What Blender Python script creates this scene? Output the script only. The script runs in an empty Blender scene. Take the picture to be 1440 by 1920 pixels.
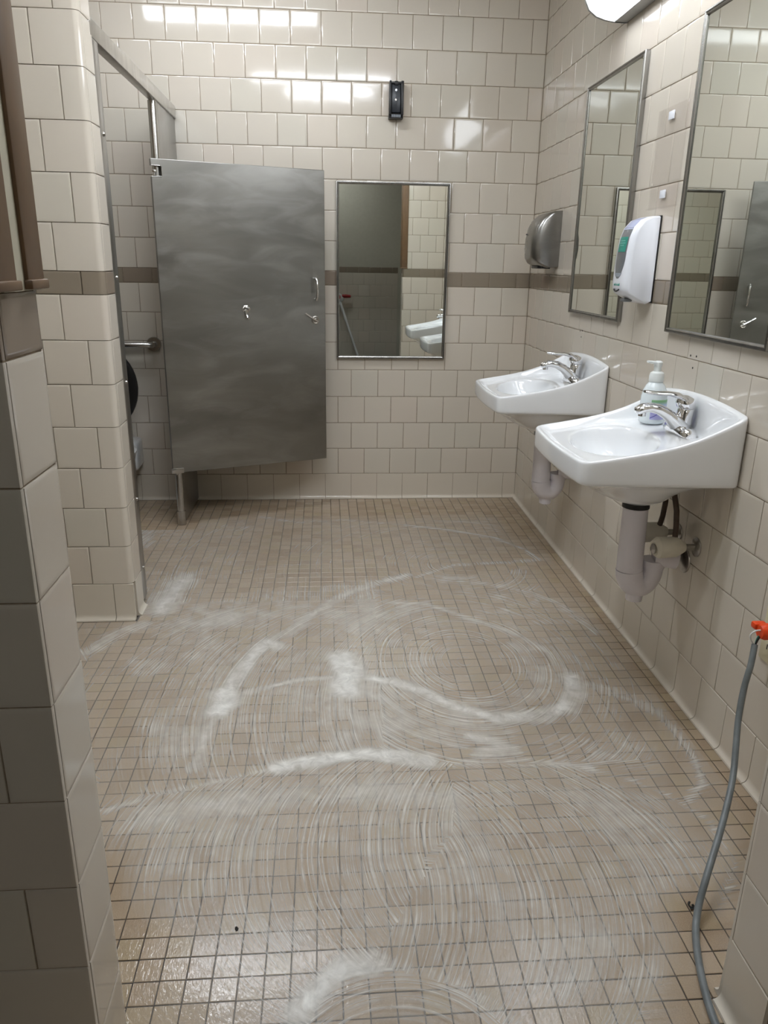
import bpy, bmesh, math, random
import numpy as np
from mathutils import Vector, Matrix

random.seed(7)
U = 0.154                      # one wall-tile pitch in metres; every coordinate below is in tile pitches
scene = bpy.context.scene
COL = scene.collection

# ---------------------------------------------------------------- camera
CAM_POS = (-7.4486, -28.248, 8.7455)
PITCH, ROLL, YAW, FPX = -0.31799, -0.01628, -0.07971, 1410.755
def cam_axes():
    a, b, c = PITCH, ROLL, YAW
    Rz = np.array([[math.cos(c), -math.sin(c), 0], [math.sin(c), math.cos(c), 0], [0, 0, 1]])
    Rx = np.array([[1, 0, 0], [0, math.cos(a), -math.sin(a)], [0, math.sin(a), math.cos(a)]])
    Ry = np.array([[math.cos(b), 0, math.sin(b)], [0, 1, 0], [-math.sin(b), 0, math.cos(b)]])
    return Rz @ Rx @ Ry            # columns: right, forward, up
CR = cam_axes()
cd = bpy.data.cameras.new('camera')
cd.sensor_fit = 'VERTICAL'; cd.sensor_height = 36.0; cd.lens = FPX / 1920.0 * 36.0
cd.clip_start = 0.02
cam = bpy.data.objects.new('camera', cd); COL.objects.link(cam)
cam.matrix_world = Matrix((
    (CR[0][0], CR[0][2], -CR[0][1], CAM_POS[0] * U),
    (CR[1][0], CR[1][2], -CR[1][1], CAM_POS[1] * U),
    (CR[2][0], CR[2][2], -CR[2][1], CAM_POS[2] * U),
    (0, 0, 0, 1)))
scene.camera = cam

# ---------------------------------------------------------------- world, exposure, light levels
world = bpy.data.worlds.new('world'); scene.world = world
world.use_nodes = True
world.node_tree.nodes['Background'].inputs[0].default_value = (0.9, 0.92, 1.0, 1)
world.node_tree.nodes['Background'].inputs[1].default_value = 0.02
scene.view_settings.view_transform = 'Standard'
scene.view_settings.look = 'None'
scene.view_settings.gamma = 1.0
scene.view_settings.use_curve_mapping = False
scene.view_settings.exposure = 0.0
WALL_LAMP = 10.5       # radiance of the lens over the mirrors
CEILING_LAMP = 33.0    # radiance of the ceiling lenses
VESTIBULE_LAMP = 30.0    # radiance of the lens in the dim vestibule
try:
    scene.cycles.max_bounces = 7
    scene.cycles.caustics_reflective = False
    scene.cycles.caustics_refractive = False
    scene.cycles.sample_clamp_indirect = 6.0
except Exception:
    pass

# ---------------------------------------------------------------- helpers
def px_of(x, y, z):
    v = CR.T @ (np.array((x, y, z), float) - np.array(CAM_POS))
    if v[1] < 0.2: return None
    return 720 + FPX * v[0] / v[1], 960 - FPX * v[2] / v[1], v[1]

class NT:
    """small wrapper to write node trees"""
    def __init__(self, name):
        self.m = bpy.data.materials.new(name); self.m.use_nodes = True
        self.t = self.m.node_tree; self.n = self.t.nodes; self.l = self.t.links
        self.n.clear()
        self.out = self.n.new('ShaderNodeOutputMaterial')
    def new(self, typ, **kw):
        nd = self.n.new(typ)
        for k, v in kw.items(): setattr(nd, k, v)
        return nd
    def put(self, sock, val):
        if hasattr(val, 'is_linked') or isinstance(val, bpy.types.NodeSocket): self.l.new(val, sock)
        elif val is not None: sock.default_value = val
    def math(self, op, a, b=None, c=None, clamp=False):
        nd = self.new('ShaderNodeMath', operation=op, use_clamp=clamp)
        self.put(nd.inputs[0], a); self.put(nd.inputs[1], b)
        if c is not None: self.put(nd.inputs[2], c)
        return nd.outputs[0]
    def mix(self, f, a, b, blend='MIX'):
        nd = self.new('ShaderNodeMix', data_type='RGBA', blend_type=blend)
        self.put(nd.inputs[0], f); self.put(nd.inputs[6], a); self.put(nd.inputs[7], b)
        return nd.outputs[2]
    def noise(self, scale, detail=3.0, rough=0.5, vec=None, dim='3D', w=None, dist=0.0):
        nd = self.new('ShaderNodeTexNoise', noise_dimensions=dim)
        if vec is not None and 'Vector' in nd.inputs: self.l.new(vec, nd.inputs['Vector'])
        if w is not None: self.put(nd.inputs['W'], w)
        nd.inputs['Scale'].default_value = scale; nd.inputs['Detail'].default_value = detail
        nd.inputs['Roughness'].default_value = rough; nd.inputs['Distortion'].default_value = dist
        return nd.outputs[0]
    def ramp(self, f, stops):
        nd = self.new('ShaderNodeValToRGB'); self.l.new(f, nd.inputs[0])
        e = nd.color_ramp.elements
        while len(e) < len(stops): e.new(0.5)
        for i, (p, c) in enumerate(stops):
            e[i].position = p; e[i].color = c if len(c) == 4 else (*c, 1)
        return nd.outputs[0]
    def obj(self): return self.new('ShaderNodeTexCoord').outputs['Object']
    def pos(self): return self.new('ShaderNodeNewGeometry').outputs['Position']
    def scale(self, vec, s):
        nd = self.new('ShaderNodeMapping'); self.l.new(vec, nd.inputs[0]); nd.inputs['Scale'].default_value = s
        return nd.outputs[0]
    def bump(self, h, strength, dist=0.001, normal=None):
        nd = self.new('ShaderNodeBump'); nd.inputs['Strength'].default_value = strength
        nd.inputs['Distance'].default_value = dist; self.l.new(h, nd.inputs['Height'])
        if normal is not None: self.l.new(normal, nd.inputs['Normal'])
        return nd.outputs[0]
    def bsdf(self, color, rough=0.5, metal=0.0, normal=None, **kw):
        b = self.new('ShaderNodeBsdfPrincipled')
        self.put(b.inputs['Base Color'], (*color, 1) if isinstance(color, tuple) and len(color) == 3 else color)
        self.put(b.inputs['Roughness'], rough); self.put(b.inputs['Metallic'], metal)
        if normal is not None: self.l.new(normal, b.inputs['Normal'])
        for k, v in kw.items(): self.put(b.inputs[k.replace('_', ' ')], v)
        return b.outputs[0]
    def done(self, shader):
        self.l.new(shader, self.out.inputs[0]); return self.m

def sr(r, g, b):                 # sRGB 0..255 to linear
    f = lambda c: c / 12.92 if c <= 0.04045 else ((c + 0.055) / 1.055) ** 2.4
    return tuple(f(v / 255.0) for v in (r, g, b))

def m_simple(name, col, rough=0.5, metal=0.0, var=0.08, scale=20.0, bump=0.0, **kw):
    t = NT(name); n = t.noise(scale, 3, 0.55, t.obj())
    lo = tuple(max(0, c * (1 - var)) for c in col); hi = tuple(min(1, c * (1 + var)) for c in col)
    c = t.ramp(n, [(0.3, lo), (0.7, hi)])
    nb = t.bump(n, bump, 0.002) if bump else None
    return t.done(t.bsdf(c, rough, metal, nb, **kw))

def m_tile(name, base, warm, cool, rough=0.08):
    t = NT(name)
    r = t.new('ShaderNodeObjectInfo').outputs['Random']
    at = t.new('ShaderNodeAttribute', attribute_name='rnd').outputs['Fac']
    f = t.math('FRACT', t.math('ADD', r, at))
    c = t.ramp(f, [(0.0, warm), (0.3, base), (0.7, base), (1.0, cool)])
    n = t.noise(9.0, 1, 0.5, t.pos())
    c2 = t.mix(t.math('MULTIPLY', n, 0.10), c, (*warm, 1))
    wave = t.noise(22.0, 1, 0.5, t.pos())
    nb = t.bump(wave, 0.06, 0.002)
    return t.done(t.bsdf(c2, rough, 0.0, nb))

def m_steel(name, col=0.42, rough=0.3, smear=0.14, stretch=(3, 3, 0.6), scale=6.0):
    t = NT(name); v = t.scale(t.obj(), stretch)
    n = t.noise(scale, 5, 0.6, v, dist=0.6)
    c = t.ramp(n, [(0.25, (col * 0.80, col * 0.785, col * 0.75)), (0.75, (col * 1.12, col * 1.10, col * 1.06))])
    fine = t.noise(60.0, 2, 0.5, t.scale(t.obj(), (0.6, 0.6, 14)))
    rg = t.math('ADD', t.math('MULTIPLY', n, smear), rough - smear * 0.5)
    nb = t.bump(fine, 0.05, 0.0006)
    return t.done(t.bsdf(c, rg, 1.0, nb))

def m_door():
    t = NT('stainless_door'); o = t.obj()
    big = t.noise(2.2, 4, 0.55, t.scale(o, (0.6, 0.6, 1.5)), dist=1.0)
    smear = t.noise(5.0, 4, 0.55, t.scale(o, (0.6, 0.6, 2.0)), dist=0.8)
    fine = t.noise(60.0, 2, 0.5, t.scale(o, (0.5, 0.5, 12)))
    c = t.ramp(big, [(0.25, (0.20, 0.195, 0.185)), (0.75, (0.33, 0.325, 0.305))])
    c = t.mix(t.math('MULTIPLY', t.math('SUBTRACT', smear, 0.48, clamp=True), 1.8, clamp=True), c, (0.42, 0.415, 0.395, 1))
    rg = t.math('ADD', t.math('MULTIPLY', smear, 0.22), 0.22)
    return t.done(t.bsdf(c, rg, 1.0, t.bump(fine, 0.05, 0.0006)))
def m_emit(name, col, strength):
    t = NT(name); e = t.new('ShaderNodeEmission'); e.inputs[0].default_value = (*col, 1); e.inputs[1].default_value = strength
    return t.done(e.outputs[0])

M = {}
M['tile'] = m_tile('glazed_beige', sr(210, 202, 189), sr(211, 201, 188), sr(208, 202, 189))
M['accent'] = m_tile('glazed_taupe', sr(141, 130, 115), sr(143, 129, 115), sr(137, 128, 112))
M['cove'] = m_tile('glazed_cove', sr(212, 204, 190), sr(213, 203, 189), sr(209, 203, 190))
M['grout'] = m_simple('wall_grout', sr(142, 126, 106), 0.85, 0, 0.25, 60, 0.3)
M['paint'] = m_simple('painted_wall', sr(190, 186, 172), 0.6, 0, 0.03, 30, 0.1)
M['ceiling'] = m_simple('ceiling_board', sr(222, 220, 212), 0.8, 0, 0.04, 90, 0.4)
M['steel'] = m_steel('stainless_panel')
M['door_steel'] = m_door()
M['bright_steel'] = m_steel('stainless_trim', 0.50, 0.24, 0.08)
M['rail_steel'] = m_steel('headrail_steel', 0.68, 0.3, 0.08)
M['frame_steel'] = m_steel('mirror_frame_steel', 0.36, 0.26, 0.06)
M['chrome'] = m_simple('polished_chrome', (0.78, 0.78, 0.79), 0.06, 1.0, 0.02)
M['dull_chrome'] = m_simple('dull_chrome', (0.40, 0.38, 0.35), 0.28, 1.0, 0.2, 40)
M['mirror'] = m_simple('mirror_glass', (0.80, 0.83, 0.79), 0.012, 1.0, 0.01, 4)
M['porcelain'] = m_simple('white_porcelain', sr(238, 240, 242), 0.07, 0, 0.01, 8, Coat_Weight=0.4, Coat_Roughness=0.03)
M['black'] = m_simple('black_plastic', (0.008, 0.008, 0.009), 0.35, 0, 0.2)
M['blue_black'] = m_simple('blue_black_plastic', (0.016, 0.020, 0.028), 0.3, 0, 0.2, 60)
M['white_plastic'] = m_simple('white_plastic', sr(236, 239, 246), 0.22, 0, 0.01)
M['grey_plastic'] = m_simple('grey_window_plastic', sr(150, 158, 168), 0.15, 0, 0.08)
M['smoke_plastic'] = m_simple('smoked_window_plastic', sr(112, 115, 118), 0.08, 0, 0.1)
M['lilac_plastic'] = m_simple('pale_lilac_plastic', sr(180, 186, 214), 0.2, 0, 0.04)
M['teal'] = m_simple('teal_print', sr(40, 140, 124), 0.35, 0, 0.12, 120)
M['teal_light'] = m_simple('teal_print_light', sr(120, 190, 182), 0.35, 0, 0.1, 120)
M['brown'] = m_simple('brown_painted_frame', sr(112, 87, 62), 0.38, 0, 0.08, 25)
M['cream'] = m_simple('cream_paint', sr(196, 190, 170), 0.5, 0, 0.05, 30)
M['pvc'] = m_simple('white_pipe_guard', sr(222, 217, 222), 0.42, 0, 0.03, 12, 0.05)
M['wrap'] = m_simple('yellowed_pipe_wrap', sr(214, 208, 192), 0.6, 0, 0.10, 14, 0.4)
M['rubber'] = m_simple('dark_rubber_hose', sr(74, 58, 46), 0.55, 0, 0.2, 60, 0.3)
M['cable'] = m_simple('grey_cable_sheath', sr(112, 118, 120), 0.40, 0, 0.18, 25, 0.2)
M['orange'] = m_simple('orange_plug', sr(232, 72, 12), 0.40, 0, 0.1, 40)
M['ivory'] = m_simple('ivory_plate', sr(212, 204, 172), 0.35, 0, 0.04)
M['white_paint'] = m_simple('white_enamel', sr(225, 226, 226), 0.35, 0, 0.02)
M['grey_enamel'] = m_simple('grey_enamel', sr(168, 168, 166), 0.4, 0, 0.04)
M['red'] = m_simple('red_plastic', sr(150, 22, 18), 0.4, 0, 0.08)
M['pink'] = m_simple('pink_plastic', sr(205, 120, 120), 0.4, 0, 0.05)
M['bottle'] = m_simple('milky_bottle', sr(230, 238, 241), 0.22, 0, 0.02, 10, Subsurface_Weight=0.3, Subsurface_Radius=(0.02, 0.02, 0.02))
M['pump'] = m_simple('white_pump_plastic', sr(236, 240, 238), 0.3, 0, 0.02)
M['wall_lens'] = m_emit('lit_wall_lens', (0.93, 0.975, 1.04), WALL_LAMP)
M['ceiling_lens'] = m_emit('lit_ceiling_lens', (0.93, 0.975, 1.04), CEILING_LAMP)
M['vestibule_lens'] = m_emit('lit_vestibule_lens', (0.95, 0.975, 1.0), VESTIBULE_LAMP)
M['led'] = m_emit('small_white_led', (0.9, 0.95, 1.0), 1.2)
M['grime'] = m_simple('dark_grime', (0.02, 0.018, 0.015), 0.7, 0, 0.4, 200)

def m_label():
    t = NT('printed_bottle_label'); o = t.obj()
    s = t.new('ShaderNodeSeparateXYZ'); t.l.new(o, s.inputs[0])
    wav = t.noise(18.0, 2, 0.5, o)
    z = t.math('ADD', s.outputs[2], t.math('MULTIPLY', wav, 0.01))
    c = t.ramp(t.math('MULTIPLY', z, 15.0), [(0.0, sr(196, 196, 236)), (0.42, sr(168, 166, 220)), (0.6, sr(202, 206, 238)), (0.78, sr(188, 204, 232)), (0.93, sr(132, 178, 130))])
    ln = t.math('ABSOLUTE', t.math('SUBTRACT', t.math('SUBTRACT', s.outputs[2], 0.018), t.math('MULTIPLY', s.outputs[0], 0.6)))
    c = t.mix(t.math('LESS_THAN', ln, 0.0018), c, (*sr(112, 108, 190), 1))
    return t.done(t.bsdf(c, 0.3))
M['label'] = m_label()

def m_acrylic():
    t = NT('clear_acrylic'); tr = t.new('ShaderNodeBsdfTransparent'); tr.inputs[0].default_value = (0.985, 0.98, 0.978, 1)
    n = t.noise(8, 2, 0.5, t.obj())
    g = t.new('ShaderNodeBsdfGlossy'); t.put(g.inputs['Roughness'], t.math('MULTIPLY', n, 0.1))
    mx = t.new('ShaderNodeMixShader'); mx.inputs[0].default_value = 0.045
    t.l.new(tr.outputs[0], mx.inputs[1]); t.l.new(g.outputs[0], mx.inputs[2])
    return t.done(mx.outputs[0])
M['acrylic'] = m_acrylic()

def m_floor_tile():
    t = NT('wet_floor_tile')
    r = t.new('ShaderNodeObjectInfo').outputs['Random']
    at = t.new('ShaderNodeAttribute', attribute_name='rnd').outputs['Fac']
    f = t.math('FRACT', t.math('ADD', r, at))
    c = t.ramp(f, [(0.0, sr(152, 133, 111)), (0.35, sr(163, 145, 123)), (0.7, sr(170, 153, 132)), (1.0, sr(162, 146, 119))])
    sp = t.noise(520.0, 1, 0.6, t.pos())
    c = t.mix(t.math('MULTIPLY', t.math('SUBTRACT', sp, 0.45, clamp=True), 1.1, clamp=True), c, (*sr(206, 186, 158), 1))
    blot = t.noise(3.5, 2, 0.6, t.pos())
    c = t.mix(t.math('MULTIPLY', blot, 0.28), c, (*sr(128, 106, 84), 1))
    wet = t.noise(150.0, 2, 0.6, t.scale(t.pos(), (1.0, 0.35, 1.0)), dist=1.2)
    nb = t.bump(wet, 0.5, 0.0009)
    rg = t.math('ADD', t.math('MULTIPLY', blot, 0.14), 0.07)
    return t.done(t.bsdf(c, rg, 0.0, nb))
M['floor_tile'] = m_floor_tile()
def m_floor_grout():
    t = NT('dirty_floor_grout'); pos = t.pos()
    n = t.noise(4.2, 4, 0.65, pos, dist=0.5)
    c = t.ramp(n, [(0.46, sr(36, 28, 22)), (0.60, sr(66, 56, 45)), (0.76, sr(118, 106, 90))])
    s = t.new('ShaderNodeSeparateXYZ'); t.l.new(pos, s.inputs[0])
    edge = t.new('ShaderNodeMapRange', interpolation_type='SMOOTHSTEP'); t.l.new(t.math('ADD', s.outputs[0], t.math('MULTIPLY', n, 0.2)), edge.inputs[0])
    edge.inputs[1].default_value = -0.16; edge.inputs[2].default_value = 0.02
    c = t.mix(edge.outputs[0], c, (*sr(38, 28, 20), 1))          # black dirt never scrubbed along the wall
    return t.done(t.bsdf(c, 0.45))
M['floor_grout'] = m_floor_grout()

def m_foam():
    t = NT('soap_foam_film')
    d = t.new('ShaderNodeAttribute', attribute_name='foam_amount').outputs['Fac']
    ph = t.new('ShaderNodeAttribute', attribute_name='foam_phase').outputs['Fac']
    pos = t.pos()
    jit = t.noise(9.0, 2, 0.5, pos)
    w = t.math('ADD', ph, t.math('MULTIPLY', jit, 0.06))
    s1 = t.noise(19.0, 3, 0.7, dim='1D', w=w)           # bristle streaks across the sweep
    along = t.noise(14.0, 3, 0.55, pos)
    st = t.ramp(s1, [(0.36, (0, 0, 0)), (0.68, (1, 1, 1))])
    st = t.math('MULTIPLY', st, t.ramp(along, [(0.30, (0.35, 0.35, 0.35)), (0.62, (1, 1, 1))]))
    cloud = t.ramp(t.noise(24.0, 5, 0.65, pos, dist=0.8), [(0.30, (0.55, 0.55, 0.55)), (0.66, (1, 1, 1))])
    full = t.new('ShaderNodeMapRange', interpolation_type='SMOOTHSTEP'); t.l.new(d, full.inputs[0])
    full.inputs[1].default_value = 0.38; full.inputs[2].default_value = 0.85
    w1 = full.outputs[0]
    streaky = t.math('MULTIPLY', t.math('POWER', d, 0.75), t.math('ADD', t.math('MULTIPLY', st, 0.95), 0.26))
    solid = t.math('MULTIPLY', d, cloud)
    a = t.math('ADD', t.math('MULTIPLY', streaky, t.math('SUBTRACT', 1.0, w1)), t.math('MULTIPLY', solid, w1), clamp=True)
    a = t.math('MULTIPLY', a, 0.95)
    bub = t.noise(230.0, 2, 0.6, pos)
    h = t.math('ADD', s1, t.math('MULTIPLY', bub, 0.5))
    nb = t.bump(h, 0.35, 0.0010)
    b = t.bsdf(sr(246, 245, 240), 0.3, 0.0, nb)
    tr = t.new('ShaderNodeBsdfTransparent')
    mx = t.new('ShaderNodeMixShader'); t.l.new(a, mx.inputs[0]); t.l.new(tr.outputs[0], mx.inputs[1]); t.l.new(b, mx.inputs[2])
    return t.done(mx.outputs[0])
M['foam'] = m_foam()

class MB:
    """collects faces (tile-pitch coordinates) and links them as one mesh object"""
    def __init__(self): self.v = []; self.f = []
    def add(self, verts, faces):
        o = len(self.v); self.v += [tuple(p) for p in verts]; self.f += [tuple(i + o for i in f) for f in faces]
        return self
    def box(self, x0, x1, y0, y1, z0, z1, bev=0.0, seg=2, M4=None):
        if bev <= 0:
            vs = [(x0, y0, z0), (x1, y0, z0), (x1, y1, z0), (x0, y1, z0), (x0, y0, z1), (x1, y0, z1), (x1, y1, z1), (x0, y1, z1)]
            fs = [(0, 3, 2, 1), (4, 5, 6, 7), (0, 1, 5, 4), (1, 2, 6, 5), (2, 3, 7, 6), (3, 0, 4, 7)]
        else:
            bm = bmesh.new(); bmesh.ops.create_cube(bm, size=1.0)
            for v in bm.verts:
                v.co = ((x0 + x1) / 2 + v.co.x * (x1 - x0), (y0 + y1) / 2 + v.co.y * (y1 - y0), (z0 + z1) / 2 + v.co.z * (z1 - z0))
            bev = min(bev, 0.49 * min(abs(x1 - x0), abs(y1 - y0), abs(z1 - z0)))
            bmesh.ops.bevel(bm, geom=list(bm.edges), offset=bev, segments=seg, profile=0.5, affect='EDGES')
            bm.verts.index_update()
            vs = [tuple(v.co) for v in bm.verts]; fs = [tuple(v.index for v in f.verts) for f in bm.faces]; bm.free()
        if M4 is not None: vs = [tuple(M4 @ Vector(p)) for p in vs]
        return self.add(vs, fs)
    def loft(self, loops, cap0=True, cap1=True, closed=True):
        n = len(loops[0]); vs = [p for L in loops for p in L]; fs = []
        for k in range(len(loops) - 1):
            for i in range(n if closed else n - 1):
                j = (i + 1) % n
                fs.append((k * n + i, k * n + j, (k + 1) * n + j, (k + 1) * n + i))
        if cap0: fs.append(tuple(reversed(range(n))))
        if cap1: fs.append(tuple(range((len(loops) - 1) * n, len(loops) * n)))
        return self.add(vs, fs)
    def tube(self, path, r, n=14, caps=True, flat=1.0):
        P = [Vector(p) for p in path]; loops = []
        rs = r if isinstance(r, (list, tuple)) else [r] * len(P)
        up = None
        for i, p in enumerate(P):
            d = (P[min(i + 1, len(P) - 1)] - P[max(i - 1, 0)]).normalized()
            if up is None:
                up = Vector((0, 0, 1)) if abs(d.z) < 0.9 else Vector((0, 1, 0))
            s = d.cross(up).normalized(); up = s.cross(d).normalized()
            loops.append([tuple(p + rs[i] * (math.cos(a) * s + flat * math.sin(a) * up)) for a in (2 * math.pi * k / n for k in range(n))])
        return self.loft(loops, caps, caps)
    def lathe(self, prof, base, axis=(0, 0, 1), n=28, sx=1.0, sy=1.0):
        a = Vector(axis).normalized(); u = a.orthogonal().normalized(); w = a.cross(u)
        if abs(a.z) > 0.99: u, w = Vector((1, 0, 0)), Vector((0, 1, 0))
        b = Vector(base)
        loops = [[tuple(b + a * h + r * (sx * math.cos(t) * u + sy * math.sin(t) * w)) for t in (2 * math.pi * k / n for k in range(n))] for r, h in prof]
        return self.loft(loops)
    def prism(self, pts, d0, d1, f):
        """polygon pts (a,b) extruded between d0 and d1; f(a,b,d) gives xyz"""
        return self.loft([[f(a, b, d0) for a, b in pts], [f(a, b, d1) for a, b in pts]])
    def mesh(self, name):
        me = bpy.data.meshes.new(name)
        me.from_pydata([(x * U, y * U, z * U) for x, y, z in self.v], [], self.f)
        me.update()
        bm = bmesh.new(); bm.from_mesh(me); bmesh.ops.recalc_face_normals(bm, faces=list(bm.faces)); bm.to_mesh(me); bm.free()
        return me
    def build(self, name, mat, parent=None, smooth=35, subsurf=0, origin=None):
        me = self.mesh(name)
        if origin is not None:
            me.transform(Matrix.Translation((-origin[0] * U, -origin[1] * U, -origin[2] * U)))
        return link(name, me, mat, parent, smooth, subsurf, origin)

def link(name, me, mat, parent=None, smooth=35, subsurf=0, origin=None):
    if mat is not None and not me.materials: me.materials.append(M[mat] if isinstance(mat, str) else mat)
    if smooth:
        me.polygons.foreach_set('use_smooth', [True] * len(me.polygons))
        if smooth < 180: me.set_sharp_from_angle(angle=math.radians(smooth))
    o = bpy.data.objects.new(name, me); COL.objects.link(o)
    if origin is not None: o.location = tuple(c * U for c in origin)
    if parent is not None:
        pl = Vector(parent.location)
        if parent.parent: pl = pl + Vector(parent.parent.location)
        o.parent = parent; o.location = Vector(o.location) - pl
    if subsurf:
        md = o.modifiers.new('sub', 'SUBSURF'); md.levels = subsurf; md.render_levels = subsurf
    return o

def thing(name, label, cat, loc, group=None):
    o = bpy.data.objects.new(name, None); COL.objects.link(o)
    o.empty_display_size = 0.05
    o.location = tuple(c * U for c in loc)
    o['label'] = label; o['category'] = cat
    if group: o['group'] = group
    return o

def tag(o, label, cat, kind=None, group=None):
    o['label'] = label; o['category'] = cat
    if kind: o['kind'] = kind
    if group: o['group'] = group
    return o

# ================================================================ SETTING
ZC = 18.0                        # ceiling
CAMERA_SIDE = -22.31             # camera-side face of the entry wall
XL, XR, YE = -9.87, -2.57, -21.45   # entry opening: left jamb, right jamb, room-side face

FACES = {                        # outward normal, horizontal direction
    'back': (Vector((0, -1, 0)), Vector((1, 0, 0))),
    'left': (Vector((-1, 0, 0)), Vector((0, -1, 0))),
    'right': (Vector((1, 0, 0)), Vector((0, 1, 0))),
    'front': (Vector((0, 1, 0)), Vector((-1, 0, 0))),
}
TH = 0.055
_tiles = {}
def tile_mesh(w, h, mat, bull=None, bev=0.014):
    """glazed tile with cushioned edges, outer face at z=0; bull = 'hi' rounds the +x edge"""
    key = (round(w, 3), round(h, 3), mat, bull)
    if key in _tiles: return _tiles[key]
    def ring(i, z): return [(-w / 2 + i, -h / 2 + i, z), (w / 2 - i, -h / 2 + i, z), (w / 2 - i, h / 2 - i, z), (-w / 2 + i, h / 2 - i, z)]
    mb = MB()
    if bull:
        r = 0.13; prof = [(-w / 2, -TH), (-w / 2, -bev), (-w / 2 + bev, 0), (-w / 2 + 0.05, 0), (w / 2 - r, 0)]
        prof += [(w / 2 - r + r * math.sin(a), -r + r * math.cos(a)) for a in (math.radians(d) for d in (18, 36, 54, 72, 90))]
        prof += [(w / 2, -0.2), (w / 2 - 0.1, -0.2)]
        def row(y): return [(x, y, z) for x, z in prof]
        mb.loft([row(-h / 2), row(-h / 2 + 0.012), row(h / 2 - 0.012), row(h / 2)])
    else:
        mb.loft([ring(0, -TH), ring(0, -bev), ring(bev * 0.3, -bev * 0.3), ring(bev, 0), ring(0.05, 0)], cap0=False)
    _tiles[key] = mb.mesh('tile_%s' % mat)
    return _tiles[key]
_coves = {}
def cove_mesh(w, h, mat):
    key = (round(w, 3), round(h, 3))
    if key in _coves: return _coves[key]
    b = 0.012
    prof = [(h / 2, -TH), (h / 2, -b), (h / 2 - b, 0), (-h / 2 + 0.16, 0)]
    prof += [(-h / 2 + 0.16 - 0.13 * math.sin(a), 0.09 * (1 - math.cos(a))) for a in (math.radians(d) for d in (22, 45, 68, 90))]
    prof += [(-h / 2, 0.10), (-h / 2, -TH)]
    def row(x): return [(x, y, z) for y, z in prof]
    _coves[key] = MB().loft([row(-w / 2), row(w / 2)]).mesh('cove_tile')
    return _coves[key]

J = 0.014                        # joint width
ROWS = [(k, k + 1.0, k % 2 == 0, 'tile') for k in range(8)] + [(8.0, 8.5, True, 'accent')] + \
       [(8.5 + k, 9.5 + k, k % 2 == 1, 'tile') for k in range(10)]
def tile_wall(parent, face, origin, width, zmax, anchor='hi', bull=False, zmin=0.0, cove=True, maxn=300, single=False):
    """origin: bottom left corner of the tiled face as seen from the front; the bond is measured from the anchor end"""
    n, u = FACES[face]; o = Vector(origin); specs = []
    for z0, z1, half, kind in ROWS:
        if z0 < zmin - 1e-6 or z0 >= zmax - 0.05: continue
        z1c = min(z1, zmax)
        cuts = [0.0]
        x = 0.5 if half and not single else 1.0
        while x < width - 0.04: cuts.append(x); x += 1.0
        cuts.append(width)
        if single: cuts = [0.0, width]
        for a, b in zip(cuts[:-1], cuts[1:]):
            if anchor == 'hi': c0, c1 = width - b, width - a
            else: c0, c1 = a, b
            edge = bull and ((anchor == 'hi' and a == 0) or (anchor == 'lo' and False))
            specs.append((c0, c1, z0, z1c, kind, edge))
    scored = []
    for s in specs:
        c = o + u * ((s[0] + s[1]) / 2) + Vector((0, 0, (s[2] + s[3]) / 2))
        p = px_of(*c); inside = p is not None and -60 < p[0] < 1500 and -60 < p[1] < 1980
        scored.append((0 if inside else 1, p[2] if p else 1e3, s, c))
    scored.sort(key=lambda q: (q[0], q[1]))
    count = {}; rest = []
    for _, _, (c0, c1, z0, z1, kind, edge), c in scored:
        w, h = c1 - c0 - J, z1 - z0 - J
        nm = 'cove_tile' if (cove and z0 == 0) else ('accent_tile' if kind == 'accent' else 'tile')
        tl = Vector((random.gauss(0, 0.0016), random.gauss(0, 0.0016), 0))
        nn = (n + u * tl.x + Vector((0, 0, tl.y))).normalized()
        uu = Vector((0, 0, 1)).cross(nn).normalized(); vv = nn.cross(uu)
        mw = Matrix(((uu.x, vv.x, nn.x, c.x * U), (uu.y, vv.y, nn.y, c.y * U), (uu.z, vv.z, nn.z, c.z * U), (0, 0, 0, 1)))
        if nm == 'cove_tile': me, mt = cove_mesh(w, h, 'cove'), 'cove'
        else: me, mt = tile_mesh(w, h, kind, 'hi' if edge else None), kind
        count[nm] = count.get(nm, 0) + 1
        if count[nm] <= maxn:
            ob = link(nm, me, mt, parent, 40); ob.matrix_world = mw
        else: rest.append((me, mw, mt))
    if rest:
        bm = bmesh.new()
        for me, mw, mt in rest:
            k0 = len(bm.verts); bm.from_mesh(me); bm.verts.ensure_lookup_table()
            for v in bm.verts[k0:]: v.co = mw @ v.co
        me = bpy.data.meshes.new('wall_tiles'); bm.to_mesh(me); bm.free()
        ob = link('wall_tiles', me, 'tile', parent, 40); ob['kind'] = 'stuff'

def struct(name, mb, mat, label, cat):
    return tag(mb.build(name, mat, smooth=0), label, cat, 'structure')

G = 0.016                        # grout lies this far behind the tile faces
wall_back = struct('wall_back', MB().box(-20.2, 0.9, G, 0.9, -0.3, ZC), 'grout', 'back wall of square beige glazed tiles with one taupe band', 'wall')
tile_wall(wall_back, 'back', (-16.0, 0, 0), 16.0, ZC)
wall_right = struct('wall_right', MB().box(G, 0.9, YE - 0.02, G, -0.3, ZC), 'grout', 'right wall of beige tiles behind sinks and tall mirrors', 'wall')
tile_wall(wall_right, 'left', (0, 0, 0), 21.44, ZC, anchor='lo')
wall_pier = struct('wall_pier', MB().box(-19.7, -12.33 - 0.05, -10.38 + 0.05, -9.53, -0.3, ZC), 'grout', 'tiled wing wall at the toilet stall with a rounded tile corner', 'wall')
tile_wall(wall_pier, 'back', (-16.33, -10.38, 0), 4.0, ZC, bull=True)
tile_wall(wall_pier, 'right', (-12.33, -10.175, 0), 0.645, ZC, single=True)
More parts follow.
